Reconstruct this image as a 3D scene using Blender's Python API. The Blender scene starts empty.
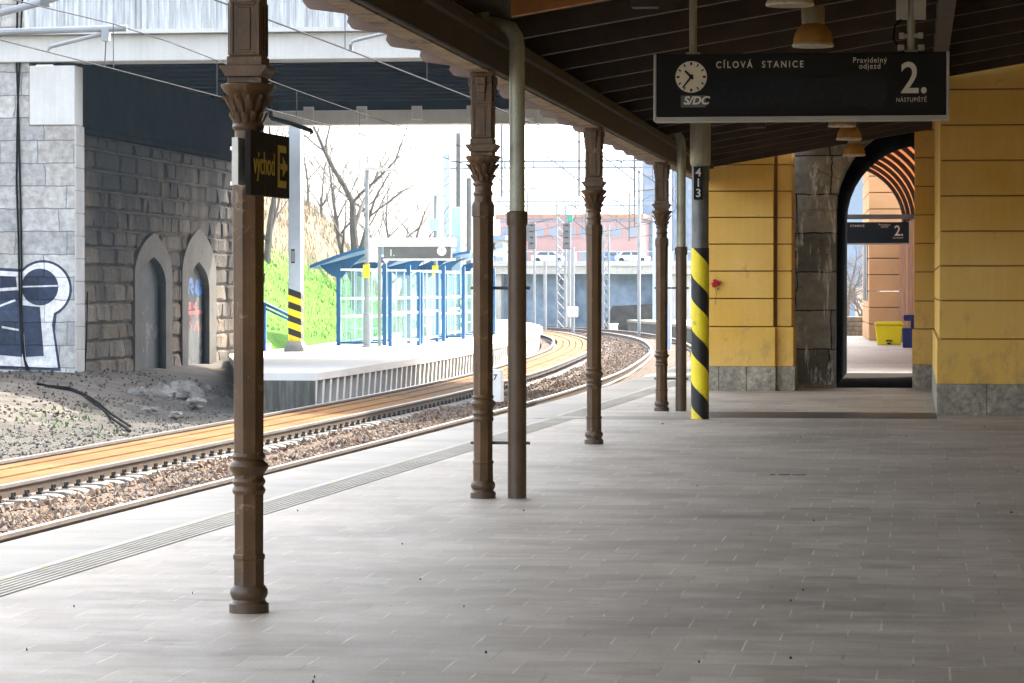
import bpy, math, random
import numpy as np
from mathutils import Vector, Matrix
from mathutils.geometry import tessellate_polygon
random.seed(7); rng = np.random.default_rng(7)
S = bpy.context.scene
COL = S.collection
R = math.radians

# ------------------------------------------------------------------ camera
FPX = 3000.0; EYE = 1.6
PSI = math.atan(402 / FPX); TILT = math.atan(53.5 / FPX)
cam_d = bpy.data.cameras.new('camera'); cam = bpy.data.objects.new('camera', cam_d); COL.objects.link(cam)
cam.location = (0, 0, EYE); cam.rotation_euler = (math.pi/2 - TILT, 0, PSI)
cam_d.sensor_width = 36; cam_d.lens = FPX / 1024 * 36; cam_d.clip_start = .1; cam_d.clip_end = 6000
S.camera = cam
_fw = Vector((-math.sin(PSI)*math.cos(TILT), math.cos(PSI)*math.cos(TILT), -math.sin(TILT)))
_rt = Vector((math.cos(PSI), math.sin(PSI), 0)); _up = _rt.cross(_fw)
O = Vector((0, 0, EYE))
def ray(px, py): return _rt*(px-512) - _up*(py-341.5) + _fw*FPX
def P(px, py, z=0): d = ray(px, py); return O + d*((z-EYE)/d.z)          # survey: where a sight line meets a height
def PY(px, py, Y): d = ray(px, py); return O + d*(Y/d.y)                 # ... or a wall square to the platform
def PX(px, py, X): d = ray(px, py); return O + d*(X/d.x)                 # ... or a wall along the platform

# ------------------------------------------------------------------ materials
def nt(name):
    m = bpy.data.materials.new(name); m.use_nodes = True
    t = m.node_tree; b = t.nodes['Principled BSDF']
    return m, t, b
def N(t, typ, **kw):
    n = t.nodes.new(typ)
    for k, v in kw.items():
        if k in n.inputs: n.inputs[k].default_value = v
        else: setattr(n, k, v)
    return n
def c4(c): return (c[0], c[1], c[2], 1)
def ramp(t, fac, stops):
    r = t.nodes.new('ShaderNodeValToRGB'); e = r.color_ramp.elements
    while len(e) < len(stops): e.new(.5)
    for i, (p, c) in enumerate(stops): e[i].position = p; e[i].color = c4(c)
    t.links.new(fac, r.inputs['Fac']); return r.outputs['Color']
def pos(t, scale=(1, 1, 1), rot=(0, 0, 0), loc=(0, 0, 0)):
    g = t.nodes.new('ShaderNodeNewGeometry'); mp = t.nodes.new('ShaderNodeMapping')
    mp.inputs['Scale'].default_value = scale; mp.inputs['Rotation'].default_value = rot; mp.inputs['Location'].default_value = loc
    t.links.new(g.outputs['Position'], mp.inputs['Vector']); return mp.outputs['Vector']
def noise(t, vec, scale, detail=5, rough=.6, dist=0):
    n = N(t, 'ShaderNodeTexNoise', Scale=scale, Detail=detail, Roughness=rough, Distortion=dist)
    t.links.new(vec, n.inputs['Vector']); return n.outputs['Fac']
def mix(t, fac, a, b, mode='MIX'):
    n = t.nodes.new('ShaderNodeMix'); n.data_type = 'RGBA'; n.blend_type = mode
    for s, v in ((n.inputs[0], fac), (n.inputs[6], a), (n.inputs[7], b)):
        if isinstance(v, (int, float)): s.default_value = v
        elif isinstance(v, tuple): s.default_value = c4(v)
        else: t.links.new(v, s)
    return n.outputs[2]
def math_(t, op, a, b=0.0):
    n = t.nodes.new('ShaderNodeMath'); n.operation = op
    for s, v in ((n.inputs[0], a), (n.inputs[1], b)):
        if isinstance(v, (int, float)): s.default_value = v
        else: t.links.new(v, s)
    return n.outputs[0]
def bump(t, b, h, strength, dist=.02):
    n = N(t, 'ShaderNodeBump', Strength=strength, Distance=dist); t.links.new(h, n.inputs['Height']); t.links.new(n.outputs[0], b.inputs['Normal'])

def M(name, col, rough=.6, var=.2, scale=3., fine=40., bmp=.15, metal=0., streak=0., col2=None, spec=.4, stain=None):
    m, t, b = nt(name)
    v = pos(t); lo = tuple(x*(1-var) for x in col); hi = tuple(min(1, x*(1+var)) for x in col)
    c = ramp(t, noise(t, v, scale), [(.3, lo), (.7, col2 or hi)])
    f = noise(t, v, fine, 3)
    c = mix(t, .5*var+.1, c, ramp(t, f, [(.3, (.45,.45,.45)), (.7, (1,1,1))]), 'MULTIPLY')
    if streak:
        sv = pos(t, (9, 9, .6)); s = noise(t, sv, 1.6, 4)
        c = mix(t, streak, c, ramp(t, s, [(.42, (.25,.23,.2)), (.62, (1,1,1))]), 'MULTIPLY')
    if stain:
        s = noise(t, pos(t, (1,1,1), loc=(3,7,1)), stain[1], 6, .7, .6)
        c = mix(t, ramp(t, s, [(stain[2], (0,0,0)), (stain[2]+.09, (1,1,1))]), c, stain[0])
    t.links.new(c, b.inputs['Base Color'])
    r = ramp(t, f, [(.3, (rough*.8,)*3), (.7, (min(1, rough*1.2),)*3)]); t.links.new(r, b.inputs['Roughness'])
    b.inputs['Metallic'].default_value = metal; b.inputs['Specular IOR Level'].default_value = spec
    if bmp: bump(t, b, f, bmp, .01)
    return m

def stone(name, cols, mortar, axes, bw, bh, msize=.012, rough_bump=.6, soot=0., patch=None, nb=7., bd=.06):
    """coursed masonry: axes says which world axes run along and up the wall"""
    m, t, b = nt(name)
    g = t.nodes.new('ShaderNodeNewGeometry'); sp = t.nodes.new('ShaderNodeSeparateXYZ'); t.links.new(g.outputs['Position'], sp.inputs[0])
    cb = t.nodes.new('ShaderNodeCombineXYZ')
    v0 = pos(t)
    wob = noise(t, v0, 2.2, 3)
    wob2 = noise(t, pos(t, loc=(5, 9, 2)), 2.8, 3)
    u = math_(t, 'ADD', sp.outputs[axes[0]], math_(t, 'MULTIPLY', math_(t, 'SUBTRACT', wob, .5), .16))
    w = math_(t, 'ADD', sp.outputs[axes[1]], math_(t, 'MULTIPLY', math_(t, 'SUBTRACT', wob2, .5), .07))
    t.links.new(u, cb.inputs[0]); t.links.new(w, cb.inputs[1])
    br = t.nodes.new('ShaderNodeTexBrick'); t.links.new(cb.outputs[0], br.inputs['Vector'])
    br.offset = .43; br.squash = .72; br.squash_frequency = 3
    for k, val in (('Scale', 1.), ('Mortar Size', msize), ('Mortar Smooth', .3), ('Bias', 0.), ('Brick Width', bw), ('Row Height', bh)): br.inputs[k].default_value = val
    br.inputs['Color1'].default_value = (0, 0, 0, 1); br.inputs['Color2'].default_value = (1, 1, 1, 1); br.inputs['Mortar'].default_value = (.5, .5, .5, 1)
    n1 = noise(t, v0, nb, 6, .65); n2 = noise(t, v0, 1.1, 4)
    c = ramp(t, br.outputs['Color'], [(0, cols[0]), (.5, cols[1]), (1, cols[2])])
    c = mix(t, .8, c, ramp(t, n1, [(.25, (.35,.34,.33)), (.7, (1.,1.,1.))]), 'MULTIPLY')
    c = mix(t, .6, c, ramp(t, n2, [(.35, (.55,.52,.5)), (.65, (1,1,1))]), 'MULTIPLY')
    c = mix(t, br.outputs['Fac'], c, mortar)
    if soot:
        s = noise(t, pos(t, (1,1,.35)), .9, 5, .6)
        c = mix(t, math_(t, 'MULTIPLY', s, soot), c, (.02,.02,.022))
    if patch:
        s = noise(t, pos(t, (2.6,2.6,.45), loc=(1,2,.3)), 1.7, 6, .75, .3)
        c = mix(t, ramp(t, s, [(patch[1], (0,0,0)), (patch[1]+.1, (1,1,1))]), c, patch[0])
    t.links.new(c, b.inputs['Base Color']); b.inputs['Roughness'].default_value = .9; b.inputs['Specular IOR Level'].default_value = .2
    h = math_(t, 'SUBTRACT', math_(t, 'MULTIPLY', n1, rough_bump), br.outputs['Fac'])
    bump(t, b, h, .9, bd)
    return m

def glass_mat(name, tint, alpha):
    m, t, b = nt(name)
    b.inputs['Base Color'].default_value = c4(tint); b.inputs['Roughness'].default_value = .08
    tr = t.nodes.new('ShaderNodeBsdfTransparent'); tr.inputs[0].default_value = c4(tint)
    ms = t.nodes.new('ShaderNodeMixShader'); ms.inputs[0].default_value = alpha
    t.links.new(tr.outputs[0], ms.inputs[1]); t.links.new(b.outputs[0], ms.inputs[2])
    t.links.new(ms.outputs[0], t.nodes['Material Output'].inputs['Surface']); return m

def floor_mat(name, lay=True, base=(.52,.45,.362)):
    m, t, b = nt(name)
    v = pos(t)
    n1 = noise(t, v, .55, 5, .6); n2 = noise(t, pos(t, (1, 1.4, 1)), 3.2, 6, .7); n3 = noise(t, v, 60, 3)
    d = tuple(x*.74 for x in base); l = tuple(x*1.18 for x in base)
    c = ramp(t, n1, [(.3, d), (.72, l)])
    c = mix(t, .75, c, ramp(t, n2, [(.3, (.62,.58,.54)), (.62, (1,1,1))]), 'MULTIPLY')
    c = mix(t, .5, c, ramp(t, n3, [(.3, (.6,.6,.6)), (.65, (1,1,1))]), 'MULTIPLY')
    w1 = noise(t, pos(t, (.35, 1.1, 1), loc=(2, 5, 0)), 1.6, 6, .68, .4)
    c = mix(t, .7, c, ramp(t, w1, [(.36, (.76,.74,.71)), (.56, (1,1,1))]), 'MULTIPLY')
    sp_ = noise(t, pos(t, loc=(7,7,0)), 9., 4, .7)
    c = mix(t, ramp(t, sp_, [(.66, (0,0,0)), (.72, (.55,.55,.55))]), c, (.13,.115,.10))
    gum = N(t, 'ShaderNodeTexVoronoi', Scale=1.7); gum.inputs['Randomness'].default_value = 1.; t.links.new(v, gum.inputs['Vector'])
    c = mix(t, ramp(t, gum.outputs['Distance'], [(.030, (.6,.6,.6)), (.042, (0,0,0))]), c, (.16,.145,.125))
    hgt = n3
    if lay:
        br = t.nodes.new('ShaderNodeTexBrick'); t.links.new(v, br.inputs['Vector']); br.offset = .5; br.offset_frequency = 2
        for k, val in (('Scale', 1.), ('Mortar Size', .0055), ('Mortar Smooth', .2), ('Bias', 0.), ('Brick Width', .30), ('Row Height', .44)): br.inputs[k].default_value = val
        br.inputs['Color1'].default_value = (.85,.84,.82,1); br.inputs['Color2'].default_value = (1,1,1,1); br.inputs['Mortar'].default_value = (1,1,1,1)
        c = mix(t, 1., c, br.outputs['Color'], 'MULTIPLY')
        k = noise(t, pos(t, (1.7, 1.7, 1), loc=(4, 1, 0)), 1.3, 3)
        keep = ramp(t, k, [(.42, (.12,.12,.12)), (.64, (.5,.5,.5))])
        k2 = noise(t, pos(t, loc=(9, 3, 0)), 2.1, 2)
        mc = ramp(t, k2, [(.44, (.12,.108,.095)), (.54, tuple(x*1.5 for x in base))])
        c = mix(t, math_(t, 'MULTIPLY', br.outputs['Fac'], keep), c, mc)
        hgt = math_(t, 'SUBTRACT', math_(t, 'MULTIPLY', n3, .5), br.outputs['Fac'])
    t.links.new(c, b.inputs['Base Color'])
    t.links.new(ramp(t, n2, [(.3, (.5,.5,.5)), (.7, (.78,.78,.78))]), b.inputs['Roughness'])
    b.inputs['Specular IOR Level'].default_value = .35
    bump(t, b, hgt, .25, .006)
    return m

def ballast_mat(name, cols, isl=False, scale=26.):
    m, t, b = nt(name); v = pos(t)
    if isl:
        g = t.nodes.new('ShaderNodeNewGeometry'); f = g.outputs['Random Per Island']; h = noise(t, v, 60, 3)
    else:
        vo = N(t, 'ShaderNodeTexVoronoi', Scale=scale); t.links.new(v, vo.inputs['Vector'])
        sp = t.nodes.new('ShaderNodeSeparateXYZ'); t.links.new(vo.outputs['Color'], sp.inputs[0]); f = sp.outputs[0]
        h = math_(t, 'SUBTRACT', 1., vo.outputs['Distance'])
    c = ramp(t, f, [(i/(len(cols)-1), x) for i, x in enumerate(cols)])
    c = mix(t, .55, c, ramp(t, noise(t, v, .8, 4), [(.35, (.55,.5,.45)), (.65, (1,1,1))]), 'MULTIPLY')
    t.links.new(c, b.inputs['Base Color']); b.inputs['Roughness'].default_value = .95; b.inputs['Specular IOR Level'].default_value = .15
    bump(t, b, h, .9, .03); return m

def islestone(name, cols):
    m, t, b = nt(name); v = pos(t); g = t.nodes.new('ShaderNodeNewGeometry')
    c = ramp(t, g.outputs['Random Per Island'], [(i/(len(cols)-1), x) for i, x in enumerate(cols)])
    n = noise(t, v, 6, 6, .7)
    c = mix(t, .8, c, ramp(t, n, [(.28, (.4,.38,.36)), (.7, (1,1,1))]), 'MULTIPLY')
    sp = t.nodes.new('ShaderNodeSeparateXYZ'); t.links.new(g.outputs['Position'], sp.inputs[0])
    st = noise(t, pos(t, (1, .9, .25)), 1.1, 5, .65)          # under-bridge shade put into the colour as ragged soot, darker with height
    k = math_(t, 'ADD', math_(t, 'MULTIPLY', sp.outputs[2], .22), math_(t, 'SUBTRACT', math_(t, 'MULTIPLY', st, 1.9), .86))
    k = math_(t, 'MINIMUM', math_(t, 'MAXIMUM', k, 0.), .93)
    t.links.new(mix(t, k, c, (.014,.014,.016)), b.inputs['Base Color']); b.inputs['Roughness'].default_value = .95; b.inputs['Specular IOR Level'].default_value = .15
    bump(t, b, n, .9, .06); return m

def hill_mat(name):
    m, t, b = nt(name); v = pos(t)
    g = t.nodes.new('ShaderNodeNewGeometry'); sp = t.nodes.new('ShaderNodeSeparateXYZ'); t.links.new(g.outputs['Position'], sp.inputs[0])
    n = noise(t, v, .5, 5, .65); n2 = noise(t, v, 3.5, 5, .7)
    green = ramp(t, n2, [(.3, (.035,.09,.01)), (.55, (.07,.165,.018)), (.75, (.12,.19,.035))])
    dry = ramp(t, n2, [(.3, (.085,.065,.04)), (.7, (.19,.155,.105))])
    k = math_(t, 'ADD', sp.outputs[2], math_(t, 'MULTIPLY', math_(t, 'SUBTRACT', n, .5), 3.2))
    k = math_(t, 'ADD', k, math_(t, 'MULTIPLY', math_(t, 'SUBTRACT', sp.outputs[1], 90.), .05))
    r = t.nodes.new('ShaderNodeMapRange'); r.inputs[1].default_value = 2.7; r.inputs[2].default_value = 3.5; t.links.new(k, r.inputs[0])
    t.links.new(mix(t, r.outputs[0], green, dry), b.inputs['Base Color']); b.inputs['Roughness'].default_value = 1; b.inputs['Specular IOR Level'].default_value = .1
    bump(t, b, n2, .8, .15); return m

m_ycol = (.75,.445,.07)
MT = dict(
 paving=floor_mat('paving'), edging=floor_mat('edging', False, (.31,.285,.235)), tactile=floor_mat('tactile', False, (.43,.395,.32)), tactbed=M('tactile_bed', (.34,.318,.265), .9),
 tactile_line=M('worn_yellow_line', (.44,.39,.20), .8, .3, 2, 30, .1, stain=((.40,.38,.33), 5, .40)),
 darkstrip=M('dark_strip_surface', (.05,.045,.04), .45, .3, 4, 60, .2),
 darkening=M('passage_shade_sheet', (.035,.032,.03), 1., .3, 4, 60, .2, spec=0.), concrete=M('pale_concrete', (.50,.49,.46), .85, .12, 1.2, 30, .15, streak=.2), conc_white=M('weathered_white_concrete', (.50,.50,.485), .85, .10, 1.1, 30, .1, streak=.08),
 conc_dark=M('soot_shade_concrete', (.010,.011,.013), .95, .35, 1.2, 25, .2, streak=.5, spec=0.), conc_grey=M('stained_grey_concrete', (.12,.12,.105), .9, .25, 1.8, 25, .2, streak=.6),  # the soot-dark tone also holds the shade under the bridge
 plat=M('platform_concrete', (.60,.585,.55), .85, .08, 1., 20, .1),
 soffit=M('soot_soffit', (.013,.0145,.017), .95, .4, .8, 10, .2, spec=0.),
 rail=M('rusty_rail', (.065,.043,.028), .6, .35, 4, 30, .2), railtop=M('worn_rail_head', (.17,.15,.135), .4, .2, 2, 30, .05, metal=.3),
 deck=M('rust_stained_boards', (.17,.072,.015), .85, .35, .5, 30, .2, col2=(.19,.10,.036), stain=((.09,.045,.018), 2.6, .52), spec=.1),
 deckgap=M('dark_joint', (.12,.07,.03), .9), sleeper=M('sleeper_concrete', (.17,.157,.14), .9, .2, 3, 30, .2), clip=M('black_clip', (.03,.028,.026), .6),
 ballast=ballast_mat('ballast', [(.045,.028,.018), (.11,.072,.047), (.15,.12,.095), (.07,.06,.055), (.135,.09,.06)]),
 stones=ballast_mat('ballast_stones', [(.08,.05,.035), (.20,.135,.09), (.28,.23,.19), (.12,.105,.1), (.24,.165,.11), (.19,.18,.175)], True),
 gravel=ballast_mat('grey_gravel', [(.045,.041,.036), (.09,.082,.072), (.065,.06,.053), (.12,.112,.10)], False, 34), gstones=ballast_mat('gravel_stones', [(.055,.052,.048), (.125,.12,.112), (.09,.086,.08), (.16,.153,.143)], True), estones=ballast_mat('earth_clods', [(.035,.026,.018), (.075,.06,.045), (.05,.04,.03), (.12,.105,.09)], True),
 earth=M('bare_earth', (.045,.034,.025), .95, .4, 2.4, 18, 1., col2=(.095,.076,.06), stain=((.05,.065,.02), 2.2, .62)),
 sand=M('yellow_sand', (.34,.20,.075), .95, .2, 2, 40, .4), ground=M('distant_ground', (.20,.19,.15), .95, .3, .05, 2, .1), rock=M('pale_rock', (.15,.138,.122), .95, .4, 4, 16, 1.2, stain=((.07,.06,.05), 5, .55)), hill=hill_mat('grassy_bank'),
 grass=M('grass_blades', (.06,.125,.016), .9, .5, 1.5, 20, 0), drygrass=M('dry_grass_blades', (.19,.155,.105), .9, .25, 1.5, 20, 0),
 iron=M('brown_painted_iron', (.108,.056,.021), .42, .32, 4, 60, .2, streak=.35, stain=((.22,.15,.085), 11, .60)), ironpipe=M('brown_painted_pipe', (.10,.06,.032), .4, .2, 5, 50, .1, streak=.25),
 zinc=M('zinc_pipe', (.40,.405,.31), .42, .2, 5, 40, .1, metal=.15, streak=.25), zincpole=M('galvanised_pole', (.16,.165,.16), .45, .3, 6, 40, .15, metal=.3, streak=.4),
 wood=M('dark_stained_wood', (.046,.026,.014), .65, .3, 3, 40, .2), litstrip=M('worn_cream_lit_strip', (.34,.26,.17), .8, .3, 3, 30, .2, stain=((.13,.085,.05), 3.5, .52)), beamwood=M('brown_beam', (.042,.026,.016), .6, .3, 3, 40, .2),
 tail=M('weathered_rafter_tail', (.20,.145,.12), .75, .2, 3, 40, .2), orangewood=M('orange_lit_wood', (.40,.15,.03), .55, .25, 4, 40, .1),
 yellow=M('ochre_plaster', m_ycol, .8, .08, .8, 25, .12, col2=(.77,.50,.15), streak=.05, stain=((.50,.285,.06), 2.3, .635)), plinth=M('grey_granite', (.36,.32,.255), .85, .45, 16, 45, .3, spec=.2),
 groove=M('brown_groove', (.24,.13,.03), .9),  # darker brown core seen between the plaster courses
 black=M('black_panel', (.006,.006,.007), .35, .03, 2, 40, 0, spec=.15), screen=M('dark_display', (.008,.012,.02), .25, .2, 2, 30, 0, spec=.15), frame=M('grey_sign_frame', (.38,.37,.34), .45, .1, 4, 30, .05), white=M('sign_white', (.78,.77,.72), .5, .05, 4, 30, 0), cream=M('clock_face_cream', (.70,.66,.54), .5, .05, 4, 30, 0),
 textgrey=M('sign_lettering', (.62,.60,.54), .5, .05, 4, 30, 0), exityellow=M('exit_lettering', (.62,.48,.08), .6, .1, 4, 30, 0), signback=M('black_enamel', (.016,.012,.011), .6, .2, 4, 40, 0, spec=.1),
 hazyellow=M('warning_yellow', (.83,.66,.015), .45, .08, 3, 30, .05, stain=((.30,.24,.06), 6, .60)), hazblack=M('warning_black', (.012,.012,.013), .5, .2, 3, 30, 0),
 lamp=M('yellowed_lamp_shade', (.50,.26,.055), .45, .25, 6, 40, .05), lamprim=M('chipped_white_rim', (.62,.56,.42), .5, .3, 20, 60, .1), lampneck=M('grey_lamp_neck', (.28,.24,.15), .5, .2, 6, 40, 0),
 blue=M('blue_steel', (.014,.085,.22), .45, .1, 3, 30, 0), ltblue=M('pale_blue_steel', (.42,.52,.66), .5, .08, 3, 30, 0), steel=M('light_steel', (.24,.26,.28), .5, .15, 3, 30, .05, metal=.1), gsteel=M('grey_blue_steel', (.16,.22,.30), .6, .1, 3, 30, 0), winblue=M('hazy_blue_panes', (.24,.27,.33), .4, .1, 1, 9, 0), dsteel=M('dark_steel', (.12,.125,.13), .5, .2, 3, 30, 0, metal=.3), wire=M('contact_wire', (.07,.072,.075), 1., spec=0.), insul=M('insulator', (.3,.2,.15), .4),
 glass=glass_mat('pale_green_glass', (.84,.94,.92), .06), bar=M('white_bar', (.8,.8,.8), .5, .05, 3, 30, 0),
 bark=M('bare_bark', (.10,.085,.075), .9, .25, 3, 30, .4), redwall=M('pink_brick_wall', (.46,.27,.25), .85, .1, .3, 6, 0), bluewall=M('grey_blue_wall', (.20,.26,.35), .8, .1, .2, 6, 0), blueback=M('blue_haze_wall', (.22,.29,.38), .9, .4, .8, 4, 0), window=M('dark_window', (.05,.06,.075), .2, .1, 1, 9, 0),
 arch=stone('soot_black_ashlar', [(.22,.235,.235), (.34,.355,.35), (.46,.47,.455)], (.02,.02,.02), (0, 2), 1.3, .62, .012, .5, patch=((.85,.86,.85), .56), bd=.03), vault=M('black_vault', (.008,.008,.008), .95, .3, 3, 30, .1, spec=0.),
 ashlar=stone('pale_ashlar', [(.40,.40,.40), (.56,.555,.54), (.47,.455,.42)], (.17,.17,.17), (0, 2), 1.05, .455, .010, .5, bd=.035), rubble=stone('rock_faced_masonry', [(.30,.26,.22), (.42,.375,.33), (.36,.34,.32)], (.05,.045,.04), (1, 2), .95, .42, .018, 1.0, soot=.75, nb=4.5, bd=.10),
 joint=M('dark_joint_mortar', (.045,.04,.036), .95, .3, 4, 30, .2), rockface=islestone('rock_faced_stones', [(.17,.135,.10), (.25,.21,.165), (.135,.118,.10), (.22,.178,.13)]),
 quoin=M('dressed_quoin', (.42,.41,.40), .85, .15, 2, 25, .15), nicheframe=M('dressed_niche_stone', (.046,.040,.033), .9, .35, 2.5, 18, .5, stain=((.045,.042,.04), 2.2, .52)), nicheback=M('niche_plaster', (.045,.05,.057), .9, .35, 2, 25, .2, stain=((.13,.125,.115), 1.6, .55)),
 paintwhite=stone('graffiti_white', [(.78,.78,.79), (.88,.88,.89), (.80,.79,.78)], (.30,.30,.30), (0, 2), 1.05, .455, .010, .5, bd=.035), paintblue=stone('graffiti_navy', [(.035,.048,.09), (.06,.08,.13), (.028,.036,.065)], (.015,.018,.028), (0, 2), 1.05, .455, .012, .9, bd=.05), paintcyan=M('graffiti_blue', (.02,.10,.32), .6), paintred=M('graffiti_red', (.32,.05,.05), .6), rose=M('rose_red', (.45,.02,.035), .7, .4, 40, 90, 0), stem=M('rose_stem', (.14,.11,.07), .8),
 cable=M('black_cable', (.008,.008,.008), .9, spec=.05), corr=M('weathered_sheet_metal', (.52,.55,.58), .5, .08, 1.2, 20, .05, streak=.45, stain=((.40,.34,.24), 1.1, .66)),
 terracotta=M('terracotta_posts', (.40,.19,.11), .7, .25, 2, 20, 0), facade=M('orange_facade', (.55,.29,.13), .8, .1, 1, 20, 0), darkgap=M('dark_recess', (.06,.03,.02), .9), rib=M('dark_red_rib', (.03,.007,.005), .5), binyellow=M('yellow_plastic', (.80,.66,.0), .4, .05, 3, 30, 0), binblue=M('navy_plastic', (.01,.013,.13), .4, .1, 3, 30, 0),
 litter=M('litter', (.04,.03,.022), .9), carwhite=M('car_paint_white', (.7,.72,.75), .3, .03, 2, 30, 0), carblue=M('car_paint_blue', (.08,.16,.34), .3, .03, 2, 30, 0), tyre=M('tyre', (.02,.02,.02), .8), green=M('signal_green', (.03,.25,.18), .5), cloth=M('foliage_twigs', (.16,.14,.10), .9),
)
# translucent polycarbonate for the barrel canopy
_m, _t, _b = nt('amber_polycarbonate'); _tr = _t.nodes.new('ShaderNodeBsdfTranslucent'); _tr.inputs[0].default_value = (.85,.42,.08,1)
_b.inputs['Base Color'].default_value = (.50,.26,.05,1); _ms = _t.nodes.new('ShaderNodeMixShader'); _ms.inputs[0].default_value = .25
_t.links.new(_b.outputs[0], _ms.inputs[1]); _t.links.new(_tr.outputs[0], _ms.inputs[2]); _t.links.new(_ms.outputs[0], _t.nodes['Material Output'].inputs['Surface']); MT['amber'] = _m

def add_dirt(key, col, amount, fall, off, sc):
    """ragged splash grime thrown up from the paving"""
    t = MT[key].node_tree; b = t.nodes['Principled BSDF']; src = b.inputs['Base Color'].links[0].from_socket
    g = t.nodes.new('ShaderNodeNewGeometry'); sp = t.nodes.new('ShaderNodeSeparateXYZ'); t.links.new(g.outputs['Position'], sp.inputs[0])
    n = noise(t, pos(t, (1, 1, .6), loc=(3, 3, 8)), sc, 6, .72)
    k = math_(t, 'SUBTRACT', math_(t, 'ADD', math_(t, 'MULTIPLY', n, amount), off), math_(t, 'MULTIPLY', sp.outputs[2], fall))
    k = math_(t, 'MINIMUM', math_(t, 'MAXIMUM', k, 0.), .75)
    t.links.new(mix(t, k, src, col), b.inputs['Base Color'])
add_dirt('yellow', (.22,.17,.10), 2.4, .30, -1.0, 4.)
add_dirt('plinth', (.12,.11,.095), 2.2, .5, -.75, 4.)
add_dirt('iron', (.06,.05,.042), 2.4, 2.2, -.7, 7.)
add_dirt('ironpipe', (.06,.05,.042), 2.4, 2.2, -.7, 7.)
add_dirt('hazyellow', (.12,.10,.05), 2.4, .9, -.9, 6.)

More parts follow.
